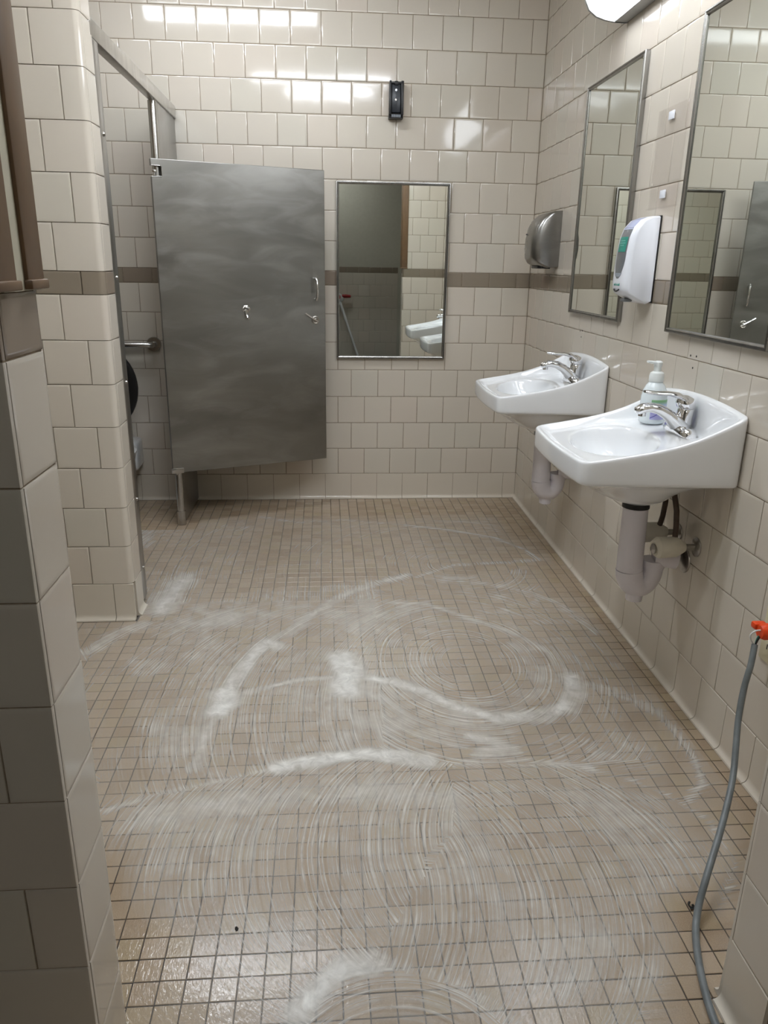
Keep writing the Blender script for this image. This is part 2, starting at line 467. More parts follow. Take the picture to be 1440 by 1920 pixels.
wall_left = struct('wall_left', MB().box(-20.3, -19.6, YE, G, -0.3, ZC), 'paint', 'hidden far left wall behind the stall', 'wall')
wall_entry_left = struct('wall_entry_left', MB().box(-19.6, XL - G, CAMERA_SIDE + G, YE - G, -0.3, 8.5).box(-19.6, XL - 0.12, CAMERA_SIDE + 0.1, YE - G, 8.5, ZC), 'grout', 'dim tiled wall end at left of the entry below the brown frame', 'wall')
tile_wall(wall_entry_left, 'back', (XL - 4.0, CAMERA_SIDE, 0), 4.0, 8.5, cove=False)
tile_wall(wall_entry_left, 'right', (XL, CAMERA_SIDE + 0.055, 0), YE - CAMERA_SIDE - 0.06, 8.5, single=True, cove=False)
wall_entry_right = struct('wall_entry_right', MB().box(XR + G, 0.9, CAMERA_SIDE + G, YE - G, -0.3, 8.5).box(XR + 0.12, 0.9, CAMERA_SIDE + 0.1, YE - G, 8.5, ZC), 'grout', 'tiled wall end at right of the entry beside the grey cable', 'wall')
tile_wall(wall_entry_right, 'left', (XR, YE - 0.055, 0), YE - CAMERA_SIDE - 0.06, 8.5, single=True)
tile_wall(wall_entry_right, 'front', (0, YE, 0), -XR, ZC, anchor='lo')
tile_wall(wall_entry_left, 'front', (XL, YE, 0), 9.7, ZC, anchor='lo')
wall_header = struct('wall_header', MB().box(XL - 0.12, XR + 0.12, CAMERA_SIDE + 0.1, YE - G, 14.6, ZC), 'paint', 'painted wall above the entry opening', 'wall')
wall_front = struct('wall_front', MB().box(-20.2, 1.5, -42.2, -41.4 - G, -0.3, ZC), 'paint', 'vestibule wall, painted above a tiled lower half, seen in the back mirror', 'wall')
tile_wall(wall_front, 'front', (-1.0, -41.4, 0), 8.0, 8.5, anchor='lo')
wall_vestibule_left = struct('wall_vestibule_left', MB().box(-20.3, -19.6, -41.4, YE, -0.3, ZC), 'paint', 'painted left wall of the vestibule behind the camera', 'wall')
wall_vestibule_right = struct('wall_vestibule_right', MB().box(0.9, 1.5, -41.4, YE, -0.3, ZC), 'paint', 'painted right wall of the vestibule behind the camera', 'wall')
ceiling = struct('ceiling', MB().box(-20.3, 1.5, -42.2, 0.9, ZC, ZC + 0.5), 'ceiling', 'flat off-white ceiling above the washroom', 'ceiling')

# ---- floor: small square mosaic tiles in dark grout
floor = struct('floor', MB().box(-20.3, 1.5, -42.2, 0.9, -0.6, -0.010), 'floor_grout', 'wet floor of small tan square tiles in dark grout', 'floor')
FP = 1.0 / 3.0
FW = FP - 0.014
def small_tile():
    w, b = FW, 0.006
    def ring(i, z): return [(-w / 2 + i, -w / 2 + i, z), (w / 2 - i, -w / 2 + i, z), (w / 2 - i, w / 2 - i, z), (-w / 2 + i, w / 2 - i, z)]
    return MB().loft([ring(0, -0.05), ring(0, -b), ring(b, 0)], cap0=False)
cells = []
for i in range(0, 47):
    for k in range(0, 80):
        x = -0.30 - FP * (i - 0.5) if i else -0.30 + FP * 0.5
        y = -0.307 - FP * (k - 1)
        if x > 0.0: continue
        if y > 0.05 or y < -25.6: continue
        if x < -12.33 and -10.38 < y < -9.5: continue
        p = px_of(x, y, 0)
        ok = p is not None and -30 < p[0] < 1470 and p[1] < 1960
        cells.append((0 if ok else 1, p[2] if p else 99, x, y))
cells.sort()
me_small = small_tile().mesh('floor_tile')
for _, _, x, y in cells[:300]:
    ob = link('tile', me_small, 'floor_tile', floor, 30)
    ob.location = (x * U, y * U, random.uniform(-0.003, 0.003) * U)
    ob.rotation_euler = (random.gauss(0, 0.004), random.gauss(0, 0.004), random.gauss(0, 0.004))
st = small_tile(); vs, fs, rn = [], [], []
for _, _, x, y in cells[300:]:
    o = len(vs); ax, ay = random.gauss(0, 0.004), random.gauss(0, 0.004); dz = random.uniform(-0.003, 0.003)
    vs += [(a + x, b + y, c + a * ax + b * ay + dz) for a, b, c in st.v]
    fs += [tuple(q + o for q in f) for f in st.f]; rn += [random.random()] * len(st.f)
mbf = MB(); mbf.add(vs, fs); mef = mbf.mesh('mosaic_tiles')
at = mef.attributes.new('rnd', 'FLOAT', 'FACE'); at.data.foreach_set('value', rn)
mosaic = link('mosaic_tiles', mef, 'floor_tile', floor, 30); mosaic['kind'] = 'stuff'

# ---- brown frame of the entry, standing on the tiled wainscot
def jamb(name, sx, xw, label):
    """sx=+1: the jamb faces +x (left of the opening)"""
    def b(mb, x0, x1, y0, y1, z0, z1, bev=0.02): return mb.box(min(xw + sx * x0, xw + sx * x1), max(xw + sx * x0, xw + sx * x1), y0, y1, z0, z1, bev)
    root = b(MB(), -0.12, 0.035, CAMERA_SIDE + 0.1, YE - 0.02, 8.5, 14.6, 0).build(name, 'cream', smooth=0)
    tag(root, label, 'door frame', 'structure')
    for y0, y1 in ((YE - 0.33, YE + 0.03), (CAMERA_SIDE - 0.12, CAMERA_SIDE + 0.30)):
        st = b(MB(), -0.30, 0.07, y0, y1, 8.56, 14.6, 0.02).build('casing', 'brown', root)
        b(MB(), -0.31, 0.10, y0 - 0.01, y1 + 0.01, 8.51, 8.585, 0.012).build('casing_foot', 'brown', st)
    return root
jamb('trim_1', 1, XL, 'brown metal frame upright with cream gap at the left entry side')
jamb('trim_2', -1, XR, 'brown metal frame upright on the right entry wall, seen in mirror')

# ================================================================ LIGHTS
def wall_light():
    y0, y1 = -16.0, -7.42
    t = thing('wall_light', 'lit wraparound tube light with grey ends above the tall mirrors', 'light', (0, -11.7, 14.47))
    lens = [(0.33, 14.50), (0.55, 14.53), (0.78, 14.60), (0.96, 14.72), (1.06, 14.90), (1.09, 15.2), (1.05, 15.5), (0.9, 15.75), (0.65, 15.88), (0.33, 15.92)]
    cap = [(0.0, 14.46), (0.33, 14.46), (0.56, 14.49), (0.80, 14.56), (0.99, 14.69), (1.10, 14.89), (1.13, 15.2), (1.09, 15.52), (0.93, 15.79), (0.66, 15.92), (0.33, 15.96), (0, 15.96)]
    MB().box(-0.33, 0.0, y0, y1, 14.46, 15.96, 0.02).build('housing', 'grey_enamel', t)
    MB().prism(lens, y0 + 0.05, y1 - 0.05, lambda a, b, d: (-a, d, b)).build('lens', 'wall_lens', t, 50)
    for a, b in ((y0, y0 + 0.09), (y1 - 0.09, y1)):
        MB().prism(cap, a, b, lambda p, q, d: (-p, d, q)).build('end_cap', 'grey_enamel', t, 50)
wall_light()
def ceiling_light(x0, x1, yc, label, lens='ceiling_lens'):
    t = thing('ceiling_light', label, 'light', ((x0 + x1) / 2, yc, ZC), 'ceiling tube lights')
    MB().box(x0, x1, yc - 0.5, yc + 0.5, ZC - 0.22, ZC, 0.02).build('housing', 'white_paint', t)
    prof = [(-0.44, ZC - 0.2), (-0.42, ZC - 0.36), (-0.3, ZC - 0.46), (0, ZC - 0.5), (0.3, ZC - 0.46), (0.42, ZC - 0.36), (0.44, ZC - 0.2)]
    MB().prism(prof, x0 + 0.06, x1 - 0.06, lambda a, b, d: (d, yc + a, b)).build('lens', lens, t, 50)
    for a, b in ((x0, x0 + 0.08), (x1 - 0.08, x1)):
        MB().prism([(p * 1.06, q - 0.02) for p, q in prof], a, b, lambda p, q, d: (d, yc + p, q)).build('end_cap', 'white_paint', t, 50)
ceiling_light(-14.2, -7.6, -5.4, 'ceiling tube light near the back wall, over the stall door')
ceiling_light(-11.0, -4.0, -15.4, 'ceiling tube light over the middle of the floor')
ceiling_light(-9.5, -4.5, -19.0, 'added unseen fill light on the ceiling just inside the entry', 'ceiling_lens')  # extra lamp added out of view to lift the lower walls
ceiling_light(-9.5, -5.5, -37.0, 'dim ceiling light of the vestibule behind the camera', 'vestibule_lens')

# ================================================================ TOILET STALL
def stall():
    t = thing('toilet_stall', 'stainless steel toilet stall front with its door swung open', 'toilet stall', (-12.48, -4.8, 0))
    MB().box(-12.58, -12.33, -9.66, -0.005, 13.23, 13.60, 0.02).build('headrail', 'rail_steel', t)
    w = MB().box(-12.60, -12.335, -9.53, -9.09, 0.14, 13.23, 0.02).build('wall_channel', 'steel', t)
    for z in (11.4, 8.35, 5.9, 2.9, 1.0):
        MB().lathe([(0.001, 0.05), (0.035, 0.04), (0.05, 0.0)], (-12.34, -9.30, z), (1, 0, 0), 12).build('screw', 'dull_chrome', w)
    p = MB().box(-12.62, -12.38, -2.92, -0.005, 0.06, 13.23, 0.015).build('pilaster', 'steel', t)
    MB().tube([(-12.5, -2.93, 0.05), (-12.5, -2.93, 13.23)], 0.125, 20).build('rounded_edge', 'bright_steel', p)
    MB().tube([(-12.5, -2.93, 0.0), (-12.5, -2.93, 0.5)], 0.15, 20).build('foot_sleeve', 'bright_steel', p)
    H = Vector((-12.62, -3.2, 0)); F = Vector((-7.44, -1.2, 0)); e = (F - H).normalized(); n = Vector((e.y, -e.x, 0))
    def D(s, z, h): return tuple(H + e * s + n * h + Vector((0, 0, z)))
    W = (F - H).length
    pts = [(0, 1.92), (0.02, 1.92), (W, 1.92), (W, 11.65), (0, 11.65), (0, 11.45), (0.29, 11.45), (0.31, 11.42), (0.31, 11.18), (0.29, 11.15), (0, 11.15)]
    door = MB().prism(pts, -0.16, 0.0, lambda s, z, h: D(s, z, h)).build('door', 'door_steel', t, 0)
    md = door.modifiers.new('bev', 'BEVEL'); md.width = 0.025 * U; md.segments = 2; md.limit_method = 'ANGLE'
    # hinge in the notch
    MB().tube([D(0.1, 11.19, -0.07), D(0.1, 11.30, -0.07)], 0.035, 10).lathe([(0.001, 0.07), (0.05, 0.05), (0.06, 0.0)], D(0.10, 11.30, -0.02), n, 14).build('hinge', 'chrome', door)
    MB().tube([D(0.02, 11.455, 0.005), D(0.29, 11.455, 0.005), D(0.315, 11.43, 0.005), D(0.315, 11.16, 0.005), D(0.02, 11.145, 0.005)], 0.014, 8).build('hinge_surround', 'bright_steel', door)
    MB().tube([D(0.12, 1.84, -0.06), D(0.12, 1.97, -0.06)], 0.06, 12).box(-0.05, 0.36, -0.02, 0.02, 1.9, 2.08, 0.01, M4=Matrix.Translation(H) @ Matrix(((e.x, n.x, 0, 0), (e.y, n.y, 0, 0), (0, 0, 1, 0), (0, 0, 0, 1)))).build('pivot', 'bright_steel', door)
    # D-shaped pull
    MB().tube([D(5.18, 8.24, 0.0), D(5.18, 8.25, 0.14), D(5.18, 8.17, 0.22), D(5.18, 7.9, 0.25), D(5.18, 7.65, 0.22), D(5.18, 7.56, 0.14), D(5.18, 7.57, 0.0)], 0.042, 12).build('pull_handle', 'chrome', door)
    # latch: round rose with a lever pointing up-left
    lt = MB().lathe([(0.135, 0.0), (0.135, 0.03), (0.11, 0.04), (0.09, 0.03), (0.05, 0.035), (0.02, 0.06)], D(5.18, 6.88, 0.0), n, 24).build('latch', 'dull_chrome', door)
    MB().tube([D(5.27, 6.81, 0.07), D(5.1, 6.92, 0.075), D(4.92, 7.03, 0.06), D(4.80, 7.11, 0.06)], [0.02, 0.028, 0.026, 0.03], 8).build('lever', 'chrome', door)
    # coat hook
    MB().lathe([(0.12, 0.0), (0.12, 0.03), (0.07, 0.05)], D(2.74, 7.27, 0), n, 18).tube([D(2.72, 7.30, 0.03), D(2.74, 7.30, 0.2), D(2.78, 7.27, 0.27)], [0.04, 0.035, 0.05], 10) \
        .tube([D(2.70, 7.24, 0.03), D(2.74, 7.08, 0.05), D(2.77, 6.98, 0.10), D(2.775, 6.97, 0.18), D(2.775, 7.03, 0.22)], [0.05, 0.035, 0.035, 0.035, 0.04], 10).build('coat_hook', 'chrome', door)
    return t
stall()

def grab_bar():
    t = thing('grab_bar', 'stainless grab bar with round flange on the back wall in the stall', 'grab bar', (-16.4, 0, 5.88))
    y = -0.38
    MB().tube([(-19.2, -0.02, 5.88), (-19.2, y + 0.14, 5.88), (-19.16, y + 0.04, 5.88), (-19.06, y, 5.88), (-13.76, y, 5.88), (-13.66, y + 0.04, 5.88), (-13.62, y + 0.14, 5.88), (-13.62, -0.02, 5.88)], 0.105, 18).build('bar', 'bright_steel', t)
    for x in (-19.2, -13.62):
        MB().lathe([(0.26, 0.0), (0.26, 0.05), (0.24, 0.08), (0.12, 0.085)], (x, -0.002, 5.88), (0, -1, 0), 28).build('flange', 'bright_steel', t)
grab_bar()

def toilet():
    cx = -15.2
    t = thing('toilet', 'white toilet with raised black seat inside the stall', 'toilet', (cx, -2.0, 0))
    def ell(z, yc, rx, ry, n=28): return [(cx + rx * math.cos(2 * math.pi * k / n), yc + ry * math.sin(2 * math.pi * k / n), z) for k in range(n)]
    MB().loft([ell(0.0, -2.0, 0.75, 1.15), ell(0.3, -2.0, 0.68, 1.1), ell(1.2, -2.1, 0.72, 1.15), ell(2.0, -2.3, 1.05, 1.45), ell(2.45, -2.4, 1.18, 1.6), ell(2.52, -2.4, 1.1, 1.5),
               ell(2.4, -2.45, 0.85, 1.15), ell(1.6, -2.4, 0.5, 0.7), ell(1.4, -2.4, 0.2, 0.3)]).box(cx - 0.9, cx + 0.9, -1.1, -0.01, 1.4, 2.5, 0.15).build('bowl', 'porcelain', t, 60)
    # raised seat and lid leaning back
    def ring(w, r0, y): return [(cx + w * math.sin(a) * (1 - 0.0), y + 0.06 * (1 - math.cos(a)), 4.5 - r0 * math.cos(a)) for a in (2 * math.pi * k / 40 for k in range(40))]
    MB().loft([ring(1.13, 1.36, -1.28), ring(1.19, 1.42, -1.31), ring(1.19, 1.42, -1.37), ring(1.10, 1.33, -1.40)]).build('lid', 'black', t, 60)
    MB().loft([ring(1.16, 1.38, -1.42), ring(1.21, 1.44, -1.45), ring(1.20, 1.42, -1.51), ring(1.1, 1.3, -1.54), ring(0.72, 0.95, -1.53), ring(0.66, 0.88, -1.46), ring(0.72, 0.95, -1.42), ring(1.16, 1.38, -1.42)], False, False).build('seat', 'black', t, 60)
    MB().tube([(cx, -0.6, 2.5), (cx, -0.6, 5.0), (cx, -0.45, 5.3), (cx, -0.05, 5.35)], 0.1, 14).lathe([(0.1, 0), (0.22, 0.02), (0.22, 0.45), (0.1, 0.55)], (cx, -0.6, 4.6), (0, 0, 1), 18).build('flush_valve', 'chrome', t)
toilet()

# ================================================================ BACK WALL
def mirror(name, label, axis, c0, c1, z0, z1):
    """framed mirror; axis 'back' spans x, axis 'right' spans y"""
    if axis == 'back': P = lambda a, h, z: (a, -h, z)
    else: P = lambda a, h, z: (-h, a, z)
    t = thing(name, label, 'mirror', P((c0 + c1) / 2, 0, z0), 'framed wall mirrors')
    w = 0.105
    prof = [(0.0, 0.006), (0.0, 0.10), (0.012, 0.125), (0.035, 0.128), (0.05, 0.105), (0.07, 0.128), (0.09, 0.120), (w, 0.10), (w, 0.006)]
    loops = [[P(c0 + i, h, z0 + i), P(c1 - i, h, z0 + i), P(c1 - i, h, z1 - i), P(c0 + i, h, z1 - i)] for i, h in prof]
    MB().loft(loops + [loops[0]], False, False).build('frame', 'frame_steel', t, 25)
    i = w - 0.01
    b = [P(c0 + i, 0.06, z0 + i), P(c1 - i, 0.06, z0 + i), P(c1 - i, 0.06, z1 - i), P(c0 + i, 0.06, z1 - i)]
    f = [P(c0 + i, 0.085, z0 + i), P(c1 - i, 0.085, z0 + i), P(c1 - i, 0.085, z1 - i), P(c0 + i, 0.085, z1 - i)]
    MB().loft([b, f]).build('glass', 'mirror', t, 0)
    return t
mirror('wall_mirror', 'steel-framed mirror on the back wall right of the stall door', 'back', -7.04, -3.05, 5.42, 11.46)
mirror('wall_mirror', 'tall steel-framed mirror above the far sink', 'right', -9.19, -5.2, 7.45, 13.49)
mirror('wall_mirror', 'tall steel-framed mirror above the near sink, cut by the right edge', 'right', -16.0, -12.01, 7.45, 13.47)

def air_freshener():
    x0, x1, z0, z1 = -5.26, -4.78, 13.38, 14.52
    t = thing('air_freshener', 'slim black dispenser with its cover off high on the back wall', 'dispenser', (-5.02, 0, z0))
    MB().box(x0, x1, -0.14, -0.004, z0 + 0.1, z1 - 0.02, 0.02).box(x0, x0 + 0.07, -0.30, -0.1, z0 + 0.12, z1, 0.015).box(x1 - 0.09, x1, -0.30, -0.1, z0 + 0.12, z1, 0.015) \
        .box(x0 + 0.05, x1 - 0.05, -0.30, -0.1, z1 - 0.09, z1 - 0.03, 0.01).build('tray', 'black', t)
    MB().box(x0 + 0.08, x1 - 0.10, -0.24, -0.12, z0 + 0.2, z1 - 0.07, 0.02).build('panel', 'blue_black', t)
    MB().box(x0 + 0.17, x0 + 0.29, -0.29, -0.22, z1 - 0.13, z1 - 0.01, 0.015).build('clip', 'black', t)
    MB().lathe([(0.035, 0), (0.035, 0.015), (0.02, 0.03)], (x0 + 0.225, -0.235, z1 - 0.27), (0, -1, 0), 14, 1, 1).build('indicator_light', 'led', t)
    MB().lathe([(0.035, 0), (0.03, 0.02), (0.015, 0.02)], (x0 + 0.22, -0.235, z1 - 0.56), (0, -1, 0), 14).build('switch', 'dull_chrome', t)
    MB().lathe([(0.015, 0), (0.013, 0.02)], (x0 + 0.215, -0.235, z1 - 0.69), (0, -1, 0), 12).build('button', 'black', t)
    MB().prism([(-0.004, z0 + 0.14), (-0.26, z0 + 0.14), (-0.36, z0 + 0.02), (-0.30, z0), (-0.004, z0 + 0.02)], x0 - 0.01, x1 - 0.02, lambda a, b, d: (d, a, b)).build('lower_lip', 'black', t)
    g = MB()
    for k in range(9): g.box(x0 + 0.08 + k * 0.035, x0 + 0.10 + k * 0.035, -0.345, -0.27, z0 + 0.03, z0 + 0.125, 0.004, M4=None)
    g.build('ribbed_grille', 'grey_plastic', t)
air_freshener()

# ================================================================ RIGHT WALL
def sections_y(mb, prof, ys):
    """closed side profile (d, z) swept along y; ys = list of (y, scale_d, scale_z_about_mid)"""
    zm = (min(z for _, z in prof) + max(z for _, z in prof)) / 2
    return mb.loft([[(-d * sd, y, zm + (z - zm) * sz) for d, z in prof] for y, sd, sz in ys])

def hand_dryer():
    t = thing('hand_dryer', 'rounded brushed steel hand dryer beside the far mirror', 'hand dryer', (0, -2.72, 8.71))
    prof = [(0.0, 8.74), (0.0, 10.44), (0.25, 10.42), (0.48, 10.33), (0.68, 10.15), (0.80, 9.92), (0.86, 9.6), (0.87, 9.3), (0.84, 9.02), (0.74, 8.86), (0.55, 8.76), (0.3, 8.72)]
    ys = [(-3.42, 0.72, 0.97), (-3.40, 0.80, 0.985), (-3.33, 0.90, 0.995), (-3.2, 0.97, 1.0), (-2.95, 1.0, 1.0), (-2.5, 1.0, 1.0), (-2.25, 0.97, 1.0), (-2.12, 0.90, 0.995), (-2.05, 0.80, 0.985), (-2.03, 0.72, 0.97)]
    sections_y(MB(), prof, ys).build('cover', 'steel_dryer', t, 40)
    MB().box(-0.60, -0.16, -3.1, -2.35, 8.69, 8.78, 0.03).build('air_outlet', 'black', t)
    MB().box(-0.5, -0.45, -3.28, -3.20, 8.70, 8.78, 0.01).build('sensor', 'black', t)
    MB().box(-0.882, -0.85, -2.55, -2.45, 9.72, 9.76, 0.005).build('badge', 'black', t)
    MB().box(-0.035, -0.002, -3.40, -2.05, 8.76, 10.42, 0.01).build('back_plate', 'black', t)
M['steel_dryer'] = m_steel('brushed_dryer_cover', 0.34, 0.28, 0.05, (1, 1, 2), 4.0)
hand_dryer()

def soap_dispenser():
    t = thing('soap_dispenser', 'white wall soap dispenser with clear window between the tall mirrors', 'soap dispenser', (0, -10.49, 7.98))
    prof = [(0.03, 8.02), (0.03, 9.86), (0.22, 9.85), (0.42, 9.78), (0.57, 9.62), (0.65, 9.4), (0.69, 9.1), (0.71, 8.75), (0.72, 8.45), (0.71, 8.30), (0.66, 8.20), (0.52, 8.12), (0.30, 8.02), (0.14, 7.97)]
    yc, hw = -10.49, 0.44
    ys = [(yc - hw, 0.80, 0.97), (yc - hw + 0.02, 0.86, 0.985), (yc - hw * 0.82, 0.94, 1.0), (yc - hw * 0.5, 0.985, 1.0), (yc, 1.0, 1.0), (yc + hw * 0.5, 0.985, 1.0), (yc + hw * 0.82, 0.94, 1.0), (yc + hw - 0.02, 0.86, 0.985), (yc + hw, 0.80, 0.97)]
    body = sections_y(MB(), prof, ys).build('body', 'white_plastic', t, 50)
    MB().box(-0.04, -0.002, yc - hw - 0.01, yc + hw + 0.01, 8.0, 9.87, 0.015).build('back_plate', 'black', t)
    dz = [(z, d) for d, z in prof[2:10]][::-1]
    def front(z): return float(np.interp(z, [q[0] for q in dz], [q[1] for q in dz]))
    def patch(z0, z1, w0, w1, off, rows=10, cols=8, ycn=yc - 0.02, oval=0.0):
        mb = MB(); fr, bk = [], []
        for i in range(rows + 1):
            f = i / rows; z = z0 + (z1 - z0) * f; w = w0 + (w1 - w0) * f
            if oval: w = w * math.sqrt(max(0.02, 1 - max(0, (oval - f) / oval) ** 2))
            fr.append([(-(front(z) * (1 - 0.07 * (((ycn - yc) + w * (2 * k / cols - 1)) / (hw * 0.82)) ** 2) + off), ycn + w * (2 * k / cols - 1), z) for k in range(cols + 1)])
            bk.append([(x + 0.05, y, z) for x, y, z in fr[-1]])
        loops = [fr[i] + bk[i][::-1] for i in range(rows + 1)]
        return mb.loft(loops)
    win = patch(8.52, 9.62, 0.27, 0.25, 0.010, 16, 10, oval=0.45).build('window', 'smoke_plastic', t, 40)
    patch(9.58, 9.83, 0.25, 0.24, 0.012).build('window_cap', 'lilac_plastic', t, 40)
    patch(9.10, 9.42, 0.20, 0.21, 0.016).build('bottle_label', 'teal', win, 40)
    for z, w in ((9.33, 0.13), (9.28, 0.15), (9.23, 0.09)): patch(z, z + 0.018, w, w, 0.020, 2).build('label_print', 'teal_light', win, 0)
    patch(8.56, 8.64, 0.12, 0.2, 0.013, 3).build('window_foot', 'grey_plastic', win, 40)
    for k in range(6):
        yy = yc - 0.17 + k * 0.058; hgt = (0.055, 0.035, 0.05, 0.035, 0.055, 0.035)[k]
        MB().box(-front(8.38) - 0.004, -front(8.38) + 0.02, yy, yy + 0.03, 8.36, 8.36 + hgt, 0.004).build('print_mark', 'teal', body)
    MB().tube([(-0.715, yc - 0.17, 8.275), (-0.712, yc - 0.08, 8.245), (-0.712, yc, 8.235), (-0.712, yc + 0.08, 8.245), (-0.705, yc + 0.15, 8.275)], 0.018, 8).build('sensor_strip', 'black', t)
    MB().box(-0.56, -0.34, yc - 0.12, yc + 0.12, 8.0, 8.08, 0.03).build('nozzle', 'smoke_plastic', t)
soap_dispenser()

def placard():
    t = thing('sign_holder', 'empty clear acrylic sign holder with two white foam pads', 'sign holder', (0, -10.9, 10.0))
    MB().box(-0.035, -0.004, -11.62, -10.15, 10.02, 12.05, 0.008).build('clear_sheet', 'acrylic', t)
    MB().box(-0.09, -0.035, -11.62, -10.15, 10.0, 10.045, 0.01).build('bottom_lip', 'acrylic', t)
    for y, z in ((-10.88, 11.86), (-10.9, 10.30)):
        MB().box(-0.065, -0.034, y - 0.13, y + 0.13, z - 0.085, z + 0.085, 0.01).build('foam_pad', 'white_plastic', t)
placard()

for y, z in ((-13.14, 7.07), (-13.39, 7.08), (-13.30, 6.84), (-6.32, 7.0), (-6.14, 6.98), (-6.28, 6.82)):
    MB().lathe([(0.022, 0.0), (0.022, 0.004), (0.012, 0.005)], (-0.001, y, z), (-1, 0, 0), 10).build('screw_hole', 'grime', wall_right)

def outlet():
    t = thing('outlet', 'ivory electrical outlet plate on the right wall behind the orange plug', 'outlet', (0, -17.5, 2.4))
    MB().box(-0.05, -0.002, -17.82, -17.2, 2.42, 3.42, 0.02).build('cover_plate', 'ivory', t)
    for z in (3.15, 2.70):
        s = MB().box(-0.075, -0.045, -17.68, -17.34, z - 0.14, z + 0.14, 0.012).build('socket', 'ivory', t)
        for dy in (-0.07, 0.07): MB().box(-0.079, -0.07, -17.51 + dy - 0.012, -17.51 + dy + 0.012, z - 0.02, z + 0.07).build('slot', 'black', s, 0)
outlet()

def cord():
    t = thing('power_cord', 'grey cable with exposed wires hanging from an orange plug', 'power cord', (-0.5, -17.7, 2.9))
    MB().tube([(-0.08, -17.74, 3.17), (-0.18, -17.74, 3.17), (-0.20, -17.74, 3.17), (-0.40, -17.74, 3.17), (-0.46, -17.74, 3.17)], [0.12, 0.13, 0.14, 0.135, 0.11], 12).build('plug', 'orange', t)
    MB().box(-0.50, -0.28, -17.66, -17.52, 3.16, 3.27, 0.03).build('strain_clamp', 'orange', t)
    def smooth(pts, n=10):
        P = [Vector(p) for p in pts]; out = []
        for i in range(len(P) - 1):
            p0, p1, p2, p3 = P[max(i - 1, 0)], P[i], P[i + 1], P[min(i + 2, len(P) - 1)]
            for k in range(n):
                s = k / n
                out.append(0.5 * ((2 * p1) + (-p0 + p2) * s + (2 * p0 - 5 * p1 + 4 * p2 - p3) * s * s + (-p0 + 3 * p1 - 3 * p2 + p3) * s ** 3))
        return [tuple(p) for p in out] + [tuple(P[-1])]
    path = [(-0.5, -17.74, 2.94), (-0.6, -17.89, 2.67), (-0.72, -18.01, 2.3), (-0.85, -18.21, 1.89), (-1.0, -18.51, 1.55), (-1.15, -18.8, 1.27), (-1.35, -19.1, 1.03), (-1.65, -19.5, 0.79), (-1.9, -19.81, 0.62), (-2.12, -20.08, 0.42), (-2.27, -20.27, 0.22),
            (-2.40, -20.50, 0.07), (-2.55, -20.86, 0.055), (-2.70, -21.34, 0.055), (-2.80, -21.83, 0.055), (-2.86, -22.6, 0.055), (-3.1, -23.6, 0.055)]
    MB().tube(smooth(path), 0.050, 14).build('cable', 'cable', t)
    MB().tube(smooth([(-0.5, -17.73, 2.92), (-0.58, -17.74, 3.03), (-0.60, -17.74, 3.12), (-0.54, -17.75, 3.19), (-0.44, -17.76, 3.21)], 6), 0.013, 8).build('white_wire', 'white_paint', t)
    MB().tube(smooth([(-0.5, -17.75, 2.92), (-0.49, -17.77, 3.02), (-0.46, -17.77, 3.10)], 6), 0.016, 8).build('black_wire', 'black', t)
    MB().tube(smooth([(-0.49, -17.735, 2.92), (-0.475, -17.73, 3.02), (-0.45, -17.73, 3.10)], 6), 0.014, 8).build('green_wire', 'teal', t)
cord()

# ================================================================ SINKS
DEP = 2.92
def rrect(inset, N=72, back=None, A0=1.76, A1=1.66, rf=0.15, rb=0.05, bow=0.09):
    bk = inset if back is None else back
    d0, d1 = bk, DEP - inset
    dense = []
    def hwid(d): return A0 + (A1 - A0) * d / DEP - inset
    r1 = max(0.05, rf - inset * 0.3); r0 = max(0.04, rb)
    w1, w0 = hwid(d1), hwid(d0)
    M_ = 60
    for k in range(M_): dense.append(((w1 - r1) * k / M_, d1))
    for k in range(16): a = math.pi / 2 * k / 16; dense.append((w1 - r1 + r1 * math.sin(a), d1 - r1 + r1 * math.cos(a)))
    for k in range(M_):
        d = d1 - r1 + (d0 + r0 - d1 + r1) * k / M_; dense.append((hwid(d), d))
    for k in range(10): a = math.pi / 2 * k / 10; dense.append((w0 - r0 + r0 * math.cos(a), d0 + r0 - r0 * math.sin(a)))
    for k in range(M_ + 1): dense.append(((w0 - r0) * (1 - k / M_), d0))
    dense = [(a, d + (bow * (1 - (a / w1) ** 2) if d > d1 - 0.02 else 0)) for a, d in dense]
    L = [0.0]
    for p, q in zip(dense[:-1], dense[1:]): L.append(L[-1] + math.hypot(q[0] - p[0], q[1] - p[1]))
    h = N // 2
    half = [(float(np.interp(L[-1] * k / h, L, [p[0] for p in dense])), float(np.interp(L[-1] * k / h, L, [p[1] for p in dense]))) for k in range(h + 1)]
    return half + [(-a, d) for a, d in half[-2:0:-1]]
def zrim(a, d):
    z = float(np.interp(d, [0, 0.07, 0.3, 0.56, 0.9, 1.27, 1.7, 2.18, 2.6, 3.0], [6.31, 6.28, 6.15, 6.02, 5.87, 5.75, 5.65, 5.565, 5.50, 5.45]))
    return z + 0.12 * max(0.0, 1 - (a / 1.7) ** 2) * max(0.0, 1 - d / 0.7)
def deck(d): return 5.64 - 0.135 * max(0.0, d - 0.75)
